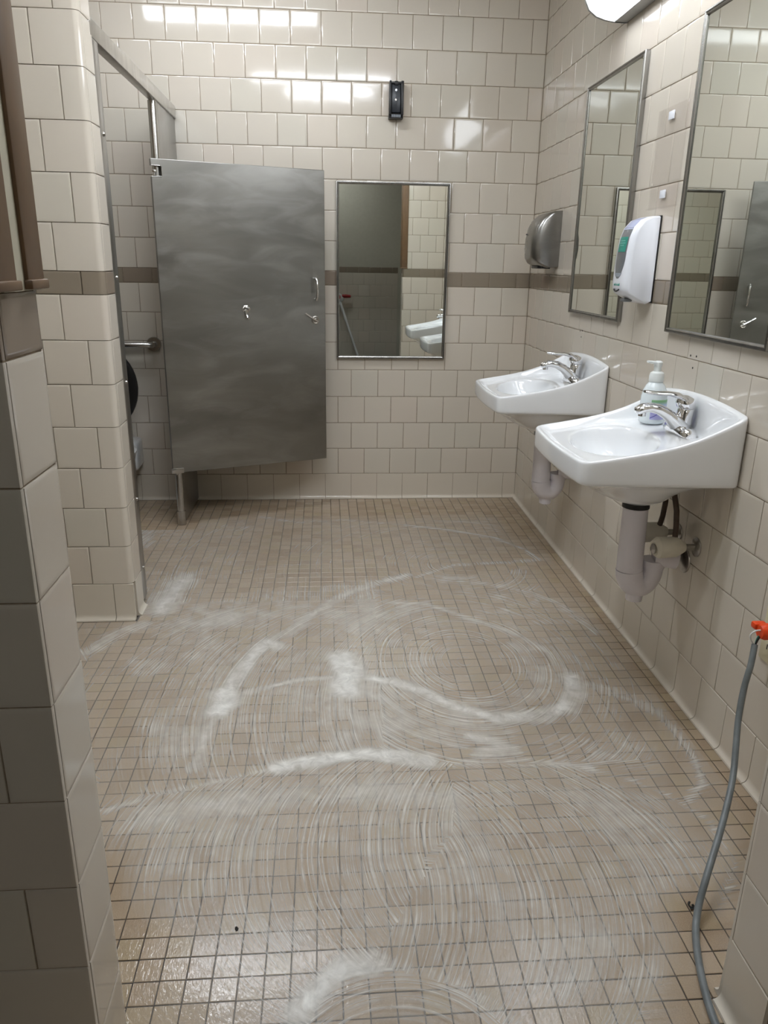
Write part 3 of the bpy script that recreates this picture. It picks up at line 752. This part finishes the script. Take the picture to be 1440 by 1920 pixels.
def sink(yc, label, wet):
    t = thing('sink', label, 'sink', (0, yc, 4.2), 'wall-hung sinks')
    Q = lambda a, d, z: (-d, yc - a, z)
    base = rrect(0.0)
    def ell(cd, ra, rd, zf):
        out = []
        for a, d in base:
            an = math.atan2((d - DEP / 2) / (DEP / 2), a / 1.7)
            aa, dd = ra * math.cos(an), cd + rd * math.sin(an); out.append(Q(aa, dd, zf(aa, dd)))
        return out
    def rr(i, zf, **k): return [Q(a, d, zf(a, d)) for a, d in rrect(i, **k)]
    c = lambda z: (lambda a, d: z)
    B = 0.012
    loops = [ell(1.12, 0.26, 0.26, c(4.20)), ell(1.12, 0.34, 0.34, c(4.22)), ell(1.25, 0.8, 0.72, c(4.40)), ell(1.45, 1.28, 1.08, c(4.74)),
             rr(0.30, c(4.93), back=B), rr(0.10, lambda a, d: 4.97 + 0.01 * d, back=B), rr(0.035, lambda a, d: 4.985 + 0.01 * d, back=B), rr(0.008, lambda a, d: 5.02 + 0.01 * d, back=B), rr(0.0, lambda a, d: 5.07 + 0.01 * d, back=B),
             rr(0.0, lambda a, d: zrim(a, d) - 0.07, back=B), rr(0.006, lambda a, d: zrim(a, d) - 0.02, back=B), rr(0.035, zrim, back=0.05),
             rr(0.10, lambda a, d: zrim(a, d) - 0.008, back=0.10), rr(0.13, lambda a, d: zrim(a, d) - 0.04, back=0.12), rr(0.18, lambda a, d: max(deck(d) + 0.05, 0.4 * zrim(a, d) + 0.6 * deck(d)), back=0.15),
             rr(0.23, lambda a, d: deck(d) + 0.012, back=0.20), rr(0.28, lambda a, d: deck(d), back=0.26), rr(0.40, lambda a, d: deck(d), back=0.40),
             ell(1.76, 1.24, 0.83, lambda a, d: deck(d)), ell(1.76, 1.20, 0.80, lambda a, d: deck(d) - 0.012), ell(1.76, 1.17, 0.77, lambda a, d: deck(d) - 0.05), ell(1.76, 1.13, 0.735, lambda a, d: deck(d) - 0.12), ell(1.72, 1.03, 0.66, c(5.18)), ell(1.62, 0.80, 0.5, c(4.92)), ell(1.4, 0.4, 0.28, c(4.76)), ell(1.25, 0.12, 0.12, c(4.72))]
    basin = MB().loft(loops).build('basin', 'porcelain', t, 180, 1)
    MB().lathe([(0.13, 0.0), (0.15, 0.015), (0.1, 0.02), (0.02, 0.005)], Q(0, 1.25, 4.735), (0, 0, 1), 20).build('drain_strainer', 'chrome', t)
    # faucet
    def rb(a0, d0, la, ld, z, n=28, e=3.2):
        out = []
        for k in range(n):
            th = 2 * math.pi * k / n; cc, ss = math.cos(th), math.sin(th)
            out.append(Q(a0 + la * math.copysign(abs(cc) ** (2 / e), cc), d0 + ld * math.copysign(abs(ss) ** (2 / e), ss), z))
        return out
    fb = MB().loft([rb(0, 0.43, 0.53, 0.18, 5.63), rb(0, 0.43, 0.53, 0.18, 5.72), rb(0, 0.43, 0.50, 0.165, 5.77), rb(0, 0.43, 0.30, 0.15, 5.82)]).build('faucet', 'chrome', t, 50)
    MB().loft([rb(0, 0.40, 0.19, 0.17, 5.76, e=2), rb(0, 0.37, 0.17, 0.16, 6.0, e=2), rb(0, 0.35, 0.165, 0.16, 6.12, e=2), rb(0, 0.35, 0.15, 0.15, 6.14, e=2)]).build('valve_body', 'chrome', fb, 60)
    MB().loft([rb(0, 0.35, 0.15, 0.15, 6.14, e=2), rb(0, 0.36, 0.19, 0.18, 6.17, e=2), rb(0, 0.38, 0.195, 0.19, 6.25, e=2), rb(0, 0.40, 0.16, 0.16, 6.34, e=2), rb(0, 0.42, 0.06, 0.07, 6.39, e=2)]) \
        .tube([Q(0, 0.38, 6.28), Q(0, 0.55, 6.385), Q(0, 0.75, 6.425), Q(0, 1.0, 6.435), Q(0, 1.18, 6.455), Q(0, 1.24, 6.465)], [0.18, 0.17, 0.13, 0.11, 0.11, 0.07], 14, True, 0.36).build('lever', 'chrome', fb, 60)
    MB().tube([Q(0, 0.42, 5.74), Q(0, 0.58, 5.90), Q(0, 0.74, 6.03), Q(0, 0.92, 6.12), Q(0, 1.10, 6.155), Q(0, 1.24, 6.135), Q(0, 1.34, 6.085), Q(0, 1.37, 6.06)], [0.27, 0.225, 0.185, 0.165, 0.155, 0.15, 0.13, 0.07], 16, True, 0.62).build('spout', 'chrome', fb, 60)
    MB().lathe([(0.075, 0.0), (0.075, 0.10)], Q(0, 1.24, 5.985), (0, 0, 1), 16).build('aerator', 'chrome', fb)
    # drain line in its white guard
    MB().tube([Q(0, 1.13, 4.24), Q(0, 1.13, 4.10)], 0.275, 24).build('slip_nut', 'black', t)
    pipe = MB().tube([Q(0, 1.13, 4.16), Q(0, 1.12, 3.6), Q(0, 1.11, 3.0), Q(0, 1.10, 2.72)], [0.255, 0.26, 0.265, 0.27], 24).build('drain_pipe', 'pvc', t)
    bend = [Q(0, 1.10 - 0.25 * (1 - math.cos(a)), 2.72 - 0.36 * math.sin(a)) for a in (math.pi * k / 12 for k in range(13))]
    tr = MB().tube(bend + [Q(0, 0.60, 2.9)], [0.28] * 5 + [0.27, 0.26, 0.245, 0.235, 0.23, 0.225, 0.22, 0.22, 0.22], 22).build('trap', 'pvc', t)
    MB().tube([Q(0, 0.92, 2.45), Q(0, 0.92, 2.02)], [0.2, 0.17], 20).build('cleanout', 'pvc', tr)
    MB().tube([Q(0, 0.60, 2.78), Q(0, 0.60, 2.94)], 0.245, 22).build('trap_nut', 'pvc', tr)
    MB().tube([Q(0.02, 0.62, 3.02), Q(0.05, 0.45, 3.03), Q(0.12, 0.15, 2.99)], [0.2, 0.23, 0.22], 20).build('trap_arm', 'pvc', t)
    MB().lathe([(0.27, 0.0), (0.26, 0.03), (0.2, 0.05)], Q(0.14, 0.003, 2.97), (-1, 0, 0), 24).build('wall_flange', 'dull_chrome', t)
    for a, zz in ((0.55, 3.41), (-0.30, 3.43)):
        v = MB().tube([Q(a, 0.02, zz), Q(a, 0.34, zz)], 0.07, 14).build('supply_stub', 'dull_chrome', t)
        MB().lathe([(0.20, 0.0), (0.195, 0.02), (0.15, 0.045), (0.08, 0.06)], Q(a, 0.003, zz), (-1, 0, 0), 22).build('escutcheon', 'dull_chrome', v)
        MB().tube([Q(a - 0.02, 0.24, zz), Q(a - 0.03, 0.42, zz), Q(a - 0.03, 0.80, zz - 0.01), Q(a - 0.02, 0.88, zz - 0.02)], [0.10, 0.21, 0.22, 0.16], 18).build('valve_wrap', 'wrap', v)
        MB().lathe([(0.10, 0), (0.11, 0.05), (0.06, 0.08)], Q(a + 0.0, 0.86, zz - 0.02), (-1, 0, 0), 14).build('valve_handle', 'dull_chrome', v)
        MB().tube([Q(a * 0.9, 0.45, zz + 0.12), Q(a * 0.75, 0.42, zz + 0.4), Q(a * 0.62 + 0.04, 0.44, zz + 0.72), Q(a * 0.45, 0.46, zz + 1.0), Q(a * 0.35, 0.46, zz + 1.5)], 0.055, 12).build('supply_hose', 'rubber', v)
    MB().box(-0.66, -0.30, yc - 0.30, yc + 0.22, 4.62, 4.72, 0.02).tube([Q(0.0, 0.46, 4.35), Q(0, 0.46, 5.4)], 0.09, 12).build('mounting_nut', 'black', t)
    return t
sink(-13.98, 'white wall-hung sink nearest the camera with a soap bottle on it', True)
sink(-7.12, 'white wall-hung sink farther away, next to the back corner', False)

def soap_bottle():
    b = (-0.575, -12.95, 5.652)
    t = thing('soap_bottle', 'translucent white foaming soap pump bottle on the near sink', 'bottle', b)
    prof = [(0.235, 0.0), (0.255, 0.02), (0.262, 0.08), (0.268, 0.4), (0.262, 0.55), (0.235, 0.68), (0.19, 0.78), (0.145, 0.84), (0.13, 0.86), (0.13, 0.90)]
    MB().lathe(prof, b, (0, 0, 1), 36).build('bottle', 'bottle', t, 50)
    MB().lathe([(0.145, 0.86), (0.15, 0.88), (0.15, 0.98), (0.135, 1.04), (0.09, 1.07), (0.075, 1.07), (0.075, 1.20)], b, (0, 0, 1), 30).build('collar', 'pump', t, 40)
    MB().lathe([(0.085, 1.18), (0.088, 1.26), (0.05, 1.285)], b, (0, 0, 1), 24).tube([(b[0] - 0.02, b[1], b[2] + 1.245), (b[0] - 0.16, b[1] - 0.03, b[2] + 1.26), (b[0] - 0.25, b[1] - 0.05, b[2] + 1.275)], [0.06, 0.05, 0.04], 12, True, 0.6).build('pump_head', 'pump', t, 40)
    r = 0.271; n = 22; outer, inner = [], []
    for k in range(n + 1):
        an = math.radians(238 + 96 * k / n)
        outer.append((math.cos(an), math.sin(an)))
    vs = []
    loops = []
    for z0, rr in ((0.10, r - 0.004), (0.11, r), (0.50, r), (0.51, r - 0.006)):
        loops.append([(b[0] + c * rr, b[1] + s * rr, b[2] + z0) for c, s in outer] + [(b[0] + c * (rr - 0.02), b[1] + s * (rr - 0.02), b[2] + z0) for c, s in outer[::-1]])
    MB().loft(loops).build('label', 'label', t, 40, origin=(b[0], b[1], b[2] + 0.10))
soap_bottle()

# ================================================================ BEHIND THE CAMERA, SEEN IN THE BACK MIRROR
def pole():
    t = thing('scrub_pole', 'long white scrubbing pole with red grip leaning on vestibule wall', 'cleaning pole', (-4.3, -39.6, 0))
    a, b = Vector((-4.27, -39.5, 0.05)), Vector((-6.16, -41.05, 5.6))
    P = lambda f: tuple(a + (b - a) * f)
    MB().tube([P(0.0), P(0.72)], 0.10, 14).build('lower_pole', 'white_paint', t)
    MB().tube([P(0.70), P(1.0)], 0.12, 14).build('upper_pole', 'white_paint', t)
    MB().lathe([(0.16, -0.16), (0.28, -0.12), (0.30, 0.0), (0.28, 0.12), (0.16, 0.16)], (b.x - 0.02, b.y, b.z + 0.32), (0, 1, 0), 20, 1, 1.5).build('grip_ring', 'white_paint', t, 50)
    MB().lathe([(0.2, 0), (0.19, 0.04), (0.1, 0.06)], (b.x - 0.10, b.y + 0.13, b.z + 0.36), (0, 1, 0), 18).build('cap', 'pink', t)
    MB().tube([(b.x + 0.2, b.y, b.z + 0.42), (b.x + 0.6, b.y, b.z + 0.42), (b.x + 0.98, b.y, b.z + 0.40)], [0.15, 0.15, 0.11], 12).build('red_grip', 'red', t)
    MB().box(a.x - 0.7, a.x + 0.7, a.y - 0.2, a.y + 0.2, 0.0, 0.22, 0.05).build('brush_head', 'grey_plastic', t)
pole()

# ================================================================ FOAM AND SPECKS ON THE FLOOR
BANDS = [
    ([(-11.16, -17.56), (-10.36, -17.2), (-9.31, -16.88), (-8.39, -16.58)], 0.10, 0.60),
    ([(-8.39, -16.58), (-7.62, -16.38), (-6.82, -16.26), (-6.03, -16.4), (-5.64, -16.55)], 0.20, 1.00),
    ([(-5.65, -16.58), (-4.96, -16.64), (-4.35, -16.57), (-3.67, -16.68), (-3.09, -16.79), (-2.64, -16.93)], 0.13, 0.65),
    ([(-2.64, -16.93), (-2.06, -17.26), (-1.5, -17.76), (-1.13, -18.38), (-1.16, -19.1), (-1.42, -19.62), (-1.98, -20.23)], 0.09, 0.40),
    ([(-2.39, -20.43), (-3.02, -20.82), (-3.57, -21.26), (-3.95, -21.7)], 0.22, 0.45),
    ([(-5.85, -9.64), (-4.77, -9.78), (-3.77, -10.7), (-2.83, -11.49), (-2.19, -12.62), (-2.05, -13.72)], 0.14, 0.60),
    ([(-2.05, -13.72), (-2.14, -14.38), (-2.5, -14.88), (-3.04, -15.18), (-4.05, -15.23)], 0.22, 0.85),
    ([(-4.05, -15.23), (-4.85, -14.76), (-5.34, -14.22), (-5.99, -13.75), (-6.57, -13.55)], 0.20, 0.80),
    ([(-2.4, -11.94), (-2.11, -13.0), (-2.28, -14.16), (-2.9, -14.66), (-3.74, -14.82)], 0.25, 0.35),
    ([(-5.15, -7.82), (-6.13, -8.37), (-7.07, -9.17), (-7.79, -10.21), (-8.44, -11.24), (-8.93, -11.78)], 0.20, 0.65),
    ([(-8.93, -11.78), (-9.24, -12.54), (-9.58, -13.8), (-9.7, -14.61)], 0.22, 0.85),
    ([(-9.7, -14.61), (-9.84, -15.53), (-9.89, -16.5)], 0.16, 0.65),
    ([(-9.67, -14.01), (-9.58, -14.32), (-9.69, -14.71)], 0.30, 1.00),
    ([(-8.93, -11.78), (-8.66, -11.98)], 0.25, 0.80),
    ([(-7.14, -12.64), (-6.98, -13.3), (-7.11, -14.03)], 0.35, 1.00),
    ([(-7.11, -13.92), (-6.28, -14.38), (-5.88, -15.0)], 0.20, 0.60),
    ([(-7.16, -13.47), (-8.1, -13.54), (-8.78, -13.84), (-9.43, -14.12)], 0.12, 0.70),
    ([(-8.44, -13.74), (-7.96, -14.7), (-7.62, -15.29)], 0.15, 0.35),
    ([(-11.6, -7.77), (-11.69, -8.52), (-11.85, -9.88)], 0.40, 0.75),
    ([(-11.79, -7.95), (-10.46, -7.69), (-9.58, -7.16), (-7.67, -6.68), (-6.02, -6.52)], 0.10, 0.30),
    ([(-13.05, -12.11), (-12.7, -11.33), (-12.09, -10.64)], 0.25, 0.60),
    ([(-4.85, -7.95), (-3.59, -7.04), (-1.89, -6.89), (-0.83, -6.71)], 0.12, 0.45),
    ([(-0.83, -6.71), (-1.02, -5.77), (-1.76, -4.74), (-3.08, -3.9), (-4.69, -3.29)], 0.12, 0.50),
    ([(-4.69, -3.29), (-6.94, -2.64), (-8.45, -2.89), (-9.81, -2.26)], 0.14, 0.35),
    ([(-3.64, -8.27), (-2.32, -8.71), (-1.24, -9.83), (-0.87, -10.98), (-0.73, -11.59)], 0.16, 0.50),
    ([(-1.59, -9.46), (-1.16, -11.42), (-0.83, -12.81), (-0.75, -14.23)], 0.18, 0.30),
    ([(-1.65, -14.08), (-1.03, -14.65), (-0.68, -15.07)], 0.20, 0.55),
    ([(-0.68, -15.07), (-0.56, -15.93), (-0.59, -16.69), (-0.78, -17.45), (-1.25, -17.84)], 0.10, 0.55),
    ([(-7.85, -21.35), (-7.59, -21.01), (-7.31, -20.76), (-6.89, -20.73)], 0.18, 0.90),
    ([(-6.89, -20.73), (-6.35, -20.93), (-5.82, -21.12), (-5.48, -21.43), (-5.32, -21.61)], 0.14, 0.60),
    ([(-4.71, -15.8), (-4.27, -15.99), (-3.99, -16.34), (-4.61, -16.39)], 0.16, 0.80),
    ([(-14.07, -2.43), (-13.51, -4.1), (-13.38, -4.86)], 0.35, 0.50),
    ([(-12.76, -4.53), (-11.95, -4.25)], 0.12, 0.35),
    ([(-2.19, -11.66), (-0.84, -11.72)], 0.30, 0.20),
]
def in_poly(X, Y, poly):
    ins = np.zeros(X.shape, bool); n = len(poly)
    for i in range(n):
        x0, y0 = poly[i]; x1, y1 = poly[(i + 1) % n]
        c = ((y0 > Y) != (y1 > Y)) & (X < (x1 - x0) * (Y - y0) / (y1 - y0 + 1e-9) + x0)
        ins ^= c
    return ins
def poly_dist(X, Y, poly):
    d = np.full(X.shape, 1e9); n = len(poly)
    for i in range(n):
        d = np.minimum(d, seg_dist(X, Y, poly[i], poly[(i + 1) % n]))
    return d
def seg_dist(X, Y, p, q):
    px, py = p; qx, qy = q; dx, dy = qx - px, qy - py
    t = np.clip(((X - px) * dx + (Y - py) * dy) / (dx * dx + dy * dy + 1e-9), 0, 1)
    return np.hypot(X - px - t * dx, Y - py - t * dy)
HAZE_FRONT = [(-11.52, -16.56), (-7.62, -15.64), (-3.54, -16.2), (-1.12, -17.57), (-1.14, -19.1), (-1.99, -20.09), (-3.72, -21.47), (-4.37, -21.98), (-8.67, -21.91), (-9.46, -20.65), (-10.51, -19.58)]
HAZE_MID = [(-12.95, -12.24), (-11.79, -7.95), (-6.1, -7.78), (-0.71, -6.25), (-0.6, -10.85), (-0.73, -14.24), (-0.69, -16.69), (-0.97, -17.86), (-11.16, -17.56)]
SWEEP_LEFT = [(-13.76, -7.88), (-6.1, -7.78), (-6.4, -16.05), (-7.62, -16.38), (-11.16, -17.56), (-12.71, -13.86)]
SWEEP_FRONT = [(-11.16, -17.56), (-9.31, -16.88), (-7.62, -16.38), (-6.03, -16.4), (-5.16, -16.63), (-5.45, -18.38), (-6.83, -19.8), (-7.59, -20.62), (-7.97, -21.9), (-10.9, -21.9)]
SWEEP_NEAR = [(-7.97, -21.9), (-7.31, -20.76), (-6.89, -20.73), (-5.82, -21.12), (-5.15, -21.9)]
SWEEP_RIGHT = [(-5.16, -16.63), (-3.09, -16.79), (-1.5, -17.76), (-1.0, -19.1), (-1.98, -20.23), (-3.98, -21.9), (-5.66, -21.9), (-6.89, -20.67), (-5.45, -18.38)]
SOFT_SWEEPS = [                  # broad thin brush sweeps: path, half width, amount
    ([(-2.9, -12.2), (-2.6, -13.2), (-2.8, -14.1), (-3.6, -14.6), (-4.4, -14.6)], 0.6, 0.42),
    ([(-9.6, -12.2), (-10.2, -13.4), (-10.5, -14.8), (-10.4, -16.2)], 0.7, 0.38),
    ([(-10.4, -17.7), (-9.2, -17.5), (-7.8, -17.3), (-6.4, -17.3), (-5.4, -17.5)], 0.75, 0.50),
    ([(-4.6, -17.4), (-3.2, -17.6), (-2.2, -18.3), (-1.7, -19.2)], 0.55, 0.42),
    ([(-9.9, -18.4), (-8.9, -19.5), (-7.8, -20.2)], 0.7, 0.36),
    ([(-6.4, -18.4), (-5.0, -18.9), (-3.6, -19.6), (-2.9, -20.4)], 0.8, 0.34),
    ([(-8.4, -9.6), (-7.2, -8.6), (-6.0, -8.2)], 0.6, 0.34),
    ([(-7.6, -14.6), (-6.6, -15.1), (-5.4, -15.4)], 0.5, 0.38),
]
def foam():
    st = 0.05
    xs = np.arange(-14.4, -0.35, st); ys = np.arange(-21.95, -1.6, st)
    X, Y = np.meshgrid(xs, ys)
    def soft(poly, w): return np.where(in_poly(X, Y, poly), np.clip(poly_dist(X, Y, poly) / w, 0, 1), 0.0)
    rng = np.random.default_rng(3)
    def blur_noise(cell):
        gx, gy = int(len(xs) * st / cell) + 3, int(len(ys) * st / cell) + 3
        g = rng.random((gy, gx)); fx = (X - xs[0]) / cell; fy = (Y - ys[0]) / cell
        ix, iy = fx.astype(int), fy.astype(int); u, v = fx - ix, fy - iy
        u, v = u * u * (3 - 2 * u), v * v * (3 - 2 * v)
        return (g[iy, ix] * (1 - u) + g[iy, ix + 1] * u) * (1 - v) + (g[iy + 1, ix] * (1 - u) + g[iy + 1, ix + 1] * u) * v
    n1, n2 = blur_noise(1.3), blur_noise(0.45)
    dens = 0.52 * soft(HAZE_FRONT, 0.6) * (0.58 + 0.5 * n1 * (0.7 + 0.6 * n2)) * (1 - 0.35 * np.clip((-19.0 - Y) / 1.2, 0, 1) * np.clip((-6.6 - X) / 1.2, 0, 1))
    dens = np.maximum(dens, 0.50 * soft(HAZE_MID, 1.0) * (0.38 + 0.75 * n1 * (0.5 + n2)))
    dens = np.maximum(dens, (0.14 + 0.18 * n1) * np.clip((-0.9 - X) / 0.6, 0, 1) * np.clip((-1.8 - Y) / 1.0, 0, 1) * np.clip((Y + 19.0) / 1.0, 0, 1))
    for pts, w, d in BANDS:
        w = w * 1.6
        dist = np.full(X.shape, 1e9)
        for p, q in zip(pts[:-1], pts[1:]): dist = np.minimum(dist, seg_dist(X, Y, p, q))
        dist = dist + (n2 - 0.5) * 0.5 * w + (n1 - 0.5) * 0.3 * w
        core = np.exp(-(np.maximum(dist, 0) / (w * 0.95)) ** 2) * d
        tail = np.exp(-np.maximum(dist, 0) / (w * 4.0)) * d * 0.50
        dens = np.maximum(dens, np.maximum(core * (0.65 + 0.4 * n2 + 0.35 * n1), tail))
    for pts, w, d in SOFT_SWEEPS:
        dist = np.full(X.shape, 1e9)
        for p, q in zip(pts[:-1], pts[1:]): dist = np.minimum(dist, seg_dist(X, Y, p, q))
        dens = np.maximum(dens, np.exp(-(dist / w) ** 2) * d * (0.85 + 0.7 * n1))
    dens = np.clip(dens, 0, 1)
    for poly in ((-12.33, -20, -10.5, -9.4),):
        dens[(X < poly[0]) & (Y > poly[2]) & (Y < poly[3])] = 0
    dens[(X < -11.9) & (Y > -3.5)] = 0
    cab = [(-2.27, -20.27), (-2.40, -20.50), (-2.55, -20.86), (-2.70, -21.34), (-2.80, -21.83), (-2.86, -22.6)]
    cdist = np.full(X.shape, 1e9)
    for p, q in zip(cab[:-1], cab[1:]): cdist = np.minimum(cdist, seg_dist(X, Y, p, q))
    dens = dens * np.clip((cdist - 0.10) / 0.5, 0, 1)
    ny, nx = X.shape
    idx = np.arange(nx * ny).reshape(ny, nx)
    quads = np.stack([idx[:-1, :-1], idx[:-1, 1:], idx[1:, 1:], idx[1:, :-1]], -1).reshape(-1, 4)
    dv = dens.reshape(-1)
    keep = dv[quads].max(1) > 0.06
    quads = quads[keep]
    fx, fy = X.reshape(-1)[quads], Y.reshape(-1)[quads]
    cx, cy = fx.mean(1), fy.mean(1)
    ph = np.hypot(fx + 3.59, fy + 7.04)                                        # far swirl
    def use(mask, val): ph[mask] = val[mask]
    use((cx > -6.5) & (cy < -9.0) & (cy > -16.7), np.hypot(fx + 4.3, (fy + 12.9) * 0.8) + 40)
    use(in_poly(cx, cy, SWEEP_LEFT), fx + np.sqrt(np.maximum(5.2 ** 2 - (fy + 14.6) ** 2, 0.05)) * 0.8 + 80)
    use(in_poly(cx, cy, SWEEP_FRONT) | ((cy < -17.2) & (cx < -6)), fx + np.sqrt(np.maximum(3.2 ** 2 - (fy + 18.7) ** 2, 0.05)) + 120)
    use(in_poly(cx, cy, SWEEP_RIGHT), fx - np.sqrt(np.maximum(3.4 ** 2 - (fy + 19.4) ** 2, 0.05)) + 160)
    use(in_poly(cx, cy, SWEEP_NEAR), np.hypot(fx + 6.7, fy + 22.6) + 200)
    used = np.unique(quads); remap = np.full(nx * ny, -1); remap[used] = np.arange(len(used))
    co = np.stack([X.reshape(-1)[used], Y.reshape(-1)[used], 0.006 + 0.006 * dv[used]], -1) * U
    me = bpy.data.meshes.new('soap_foam')
    me.from_pydata([tuple(c) for c in co], [], [tuple(q) for q in remap[quads]]); me.update()
    a = me.attributes.new('foam_amount', 'FLOAT', 'POINT'); a.data.foreach_set('value', np.clip((dv[used] - 0.06) / 0.94, 0, 1).astype(np.float32))
    a = me.attributes.new('foam_phase', 'FLOAT', 'CORNER'); a.data.foreach_set('value', ph.reshape(-1).astype(np.float32))
    o = link('soap_foam', me, 'foam', None, 180)
    return tag(o, 'white soap foam swirled in brush arcs over the wet floor', 'soap foam', 'stuff')
foam()

def speck(x, y, s, label):
    mb = MB()
    for k in range(3):
        a = random.uniform(0, 6.28); mb.tube([(x + s * 0.8 * math.cos(a + q) * (1 - q / 5), y + s * math.sin(a + q) * (1 - q / 5), 0.012 + 0.010 * (q % 2)) for q in range(5)], 0.012 * (1 if s > 0.05 else 0.8), 6)
    o = mb.build('lint_speck', 'grime', None, 60, origin=(x, y, 0.0))
    return tag(o, label, 'lint', group='dark specks on the floor')
speck(-2.24, -20.07, 0.075, 'small dark lint clump on the floor left of the grey cable')
speck(-8.74, -20.07, 0.03, 'tiny dark speck on the wet tiles at lower left')
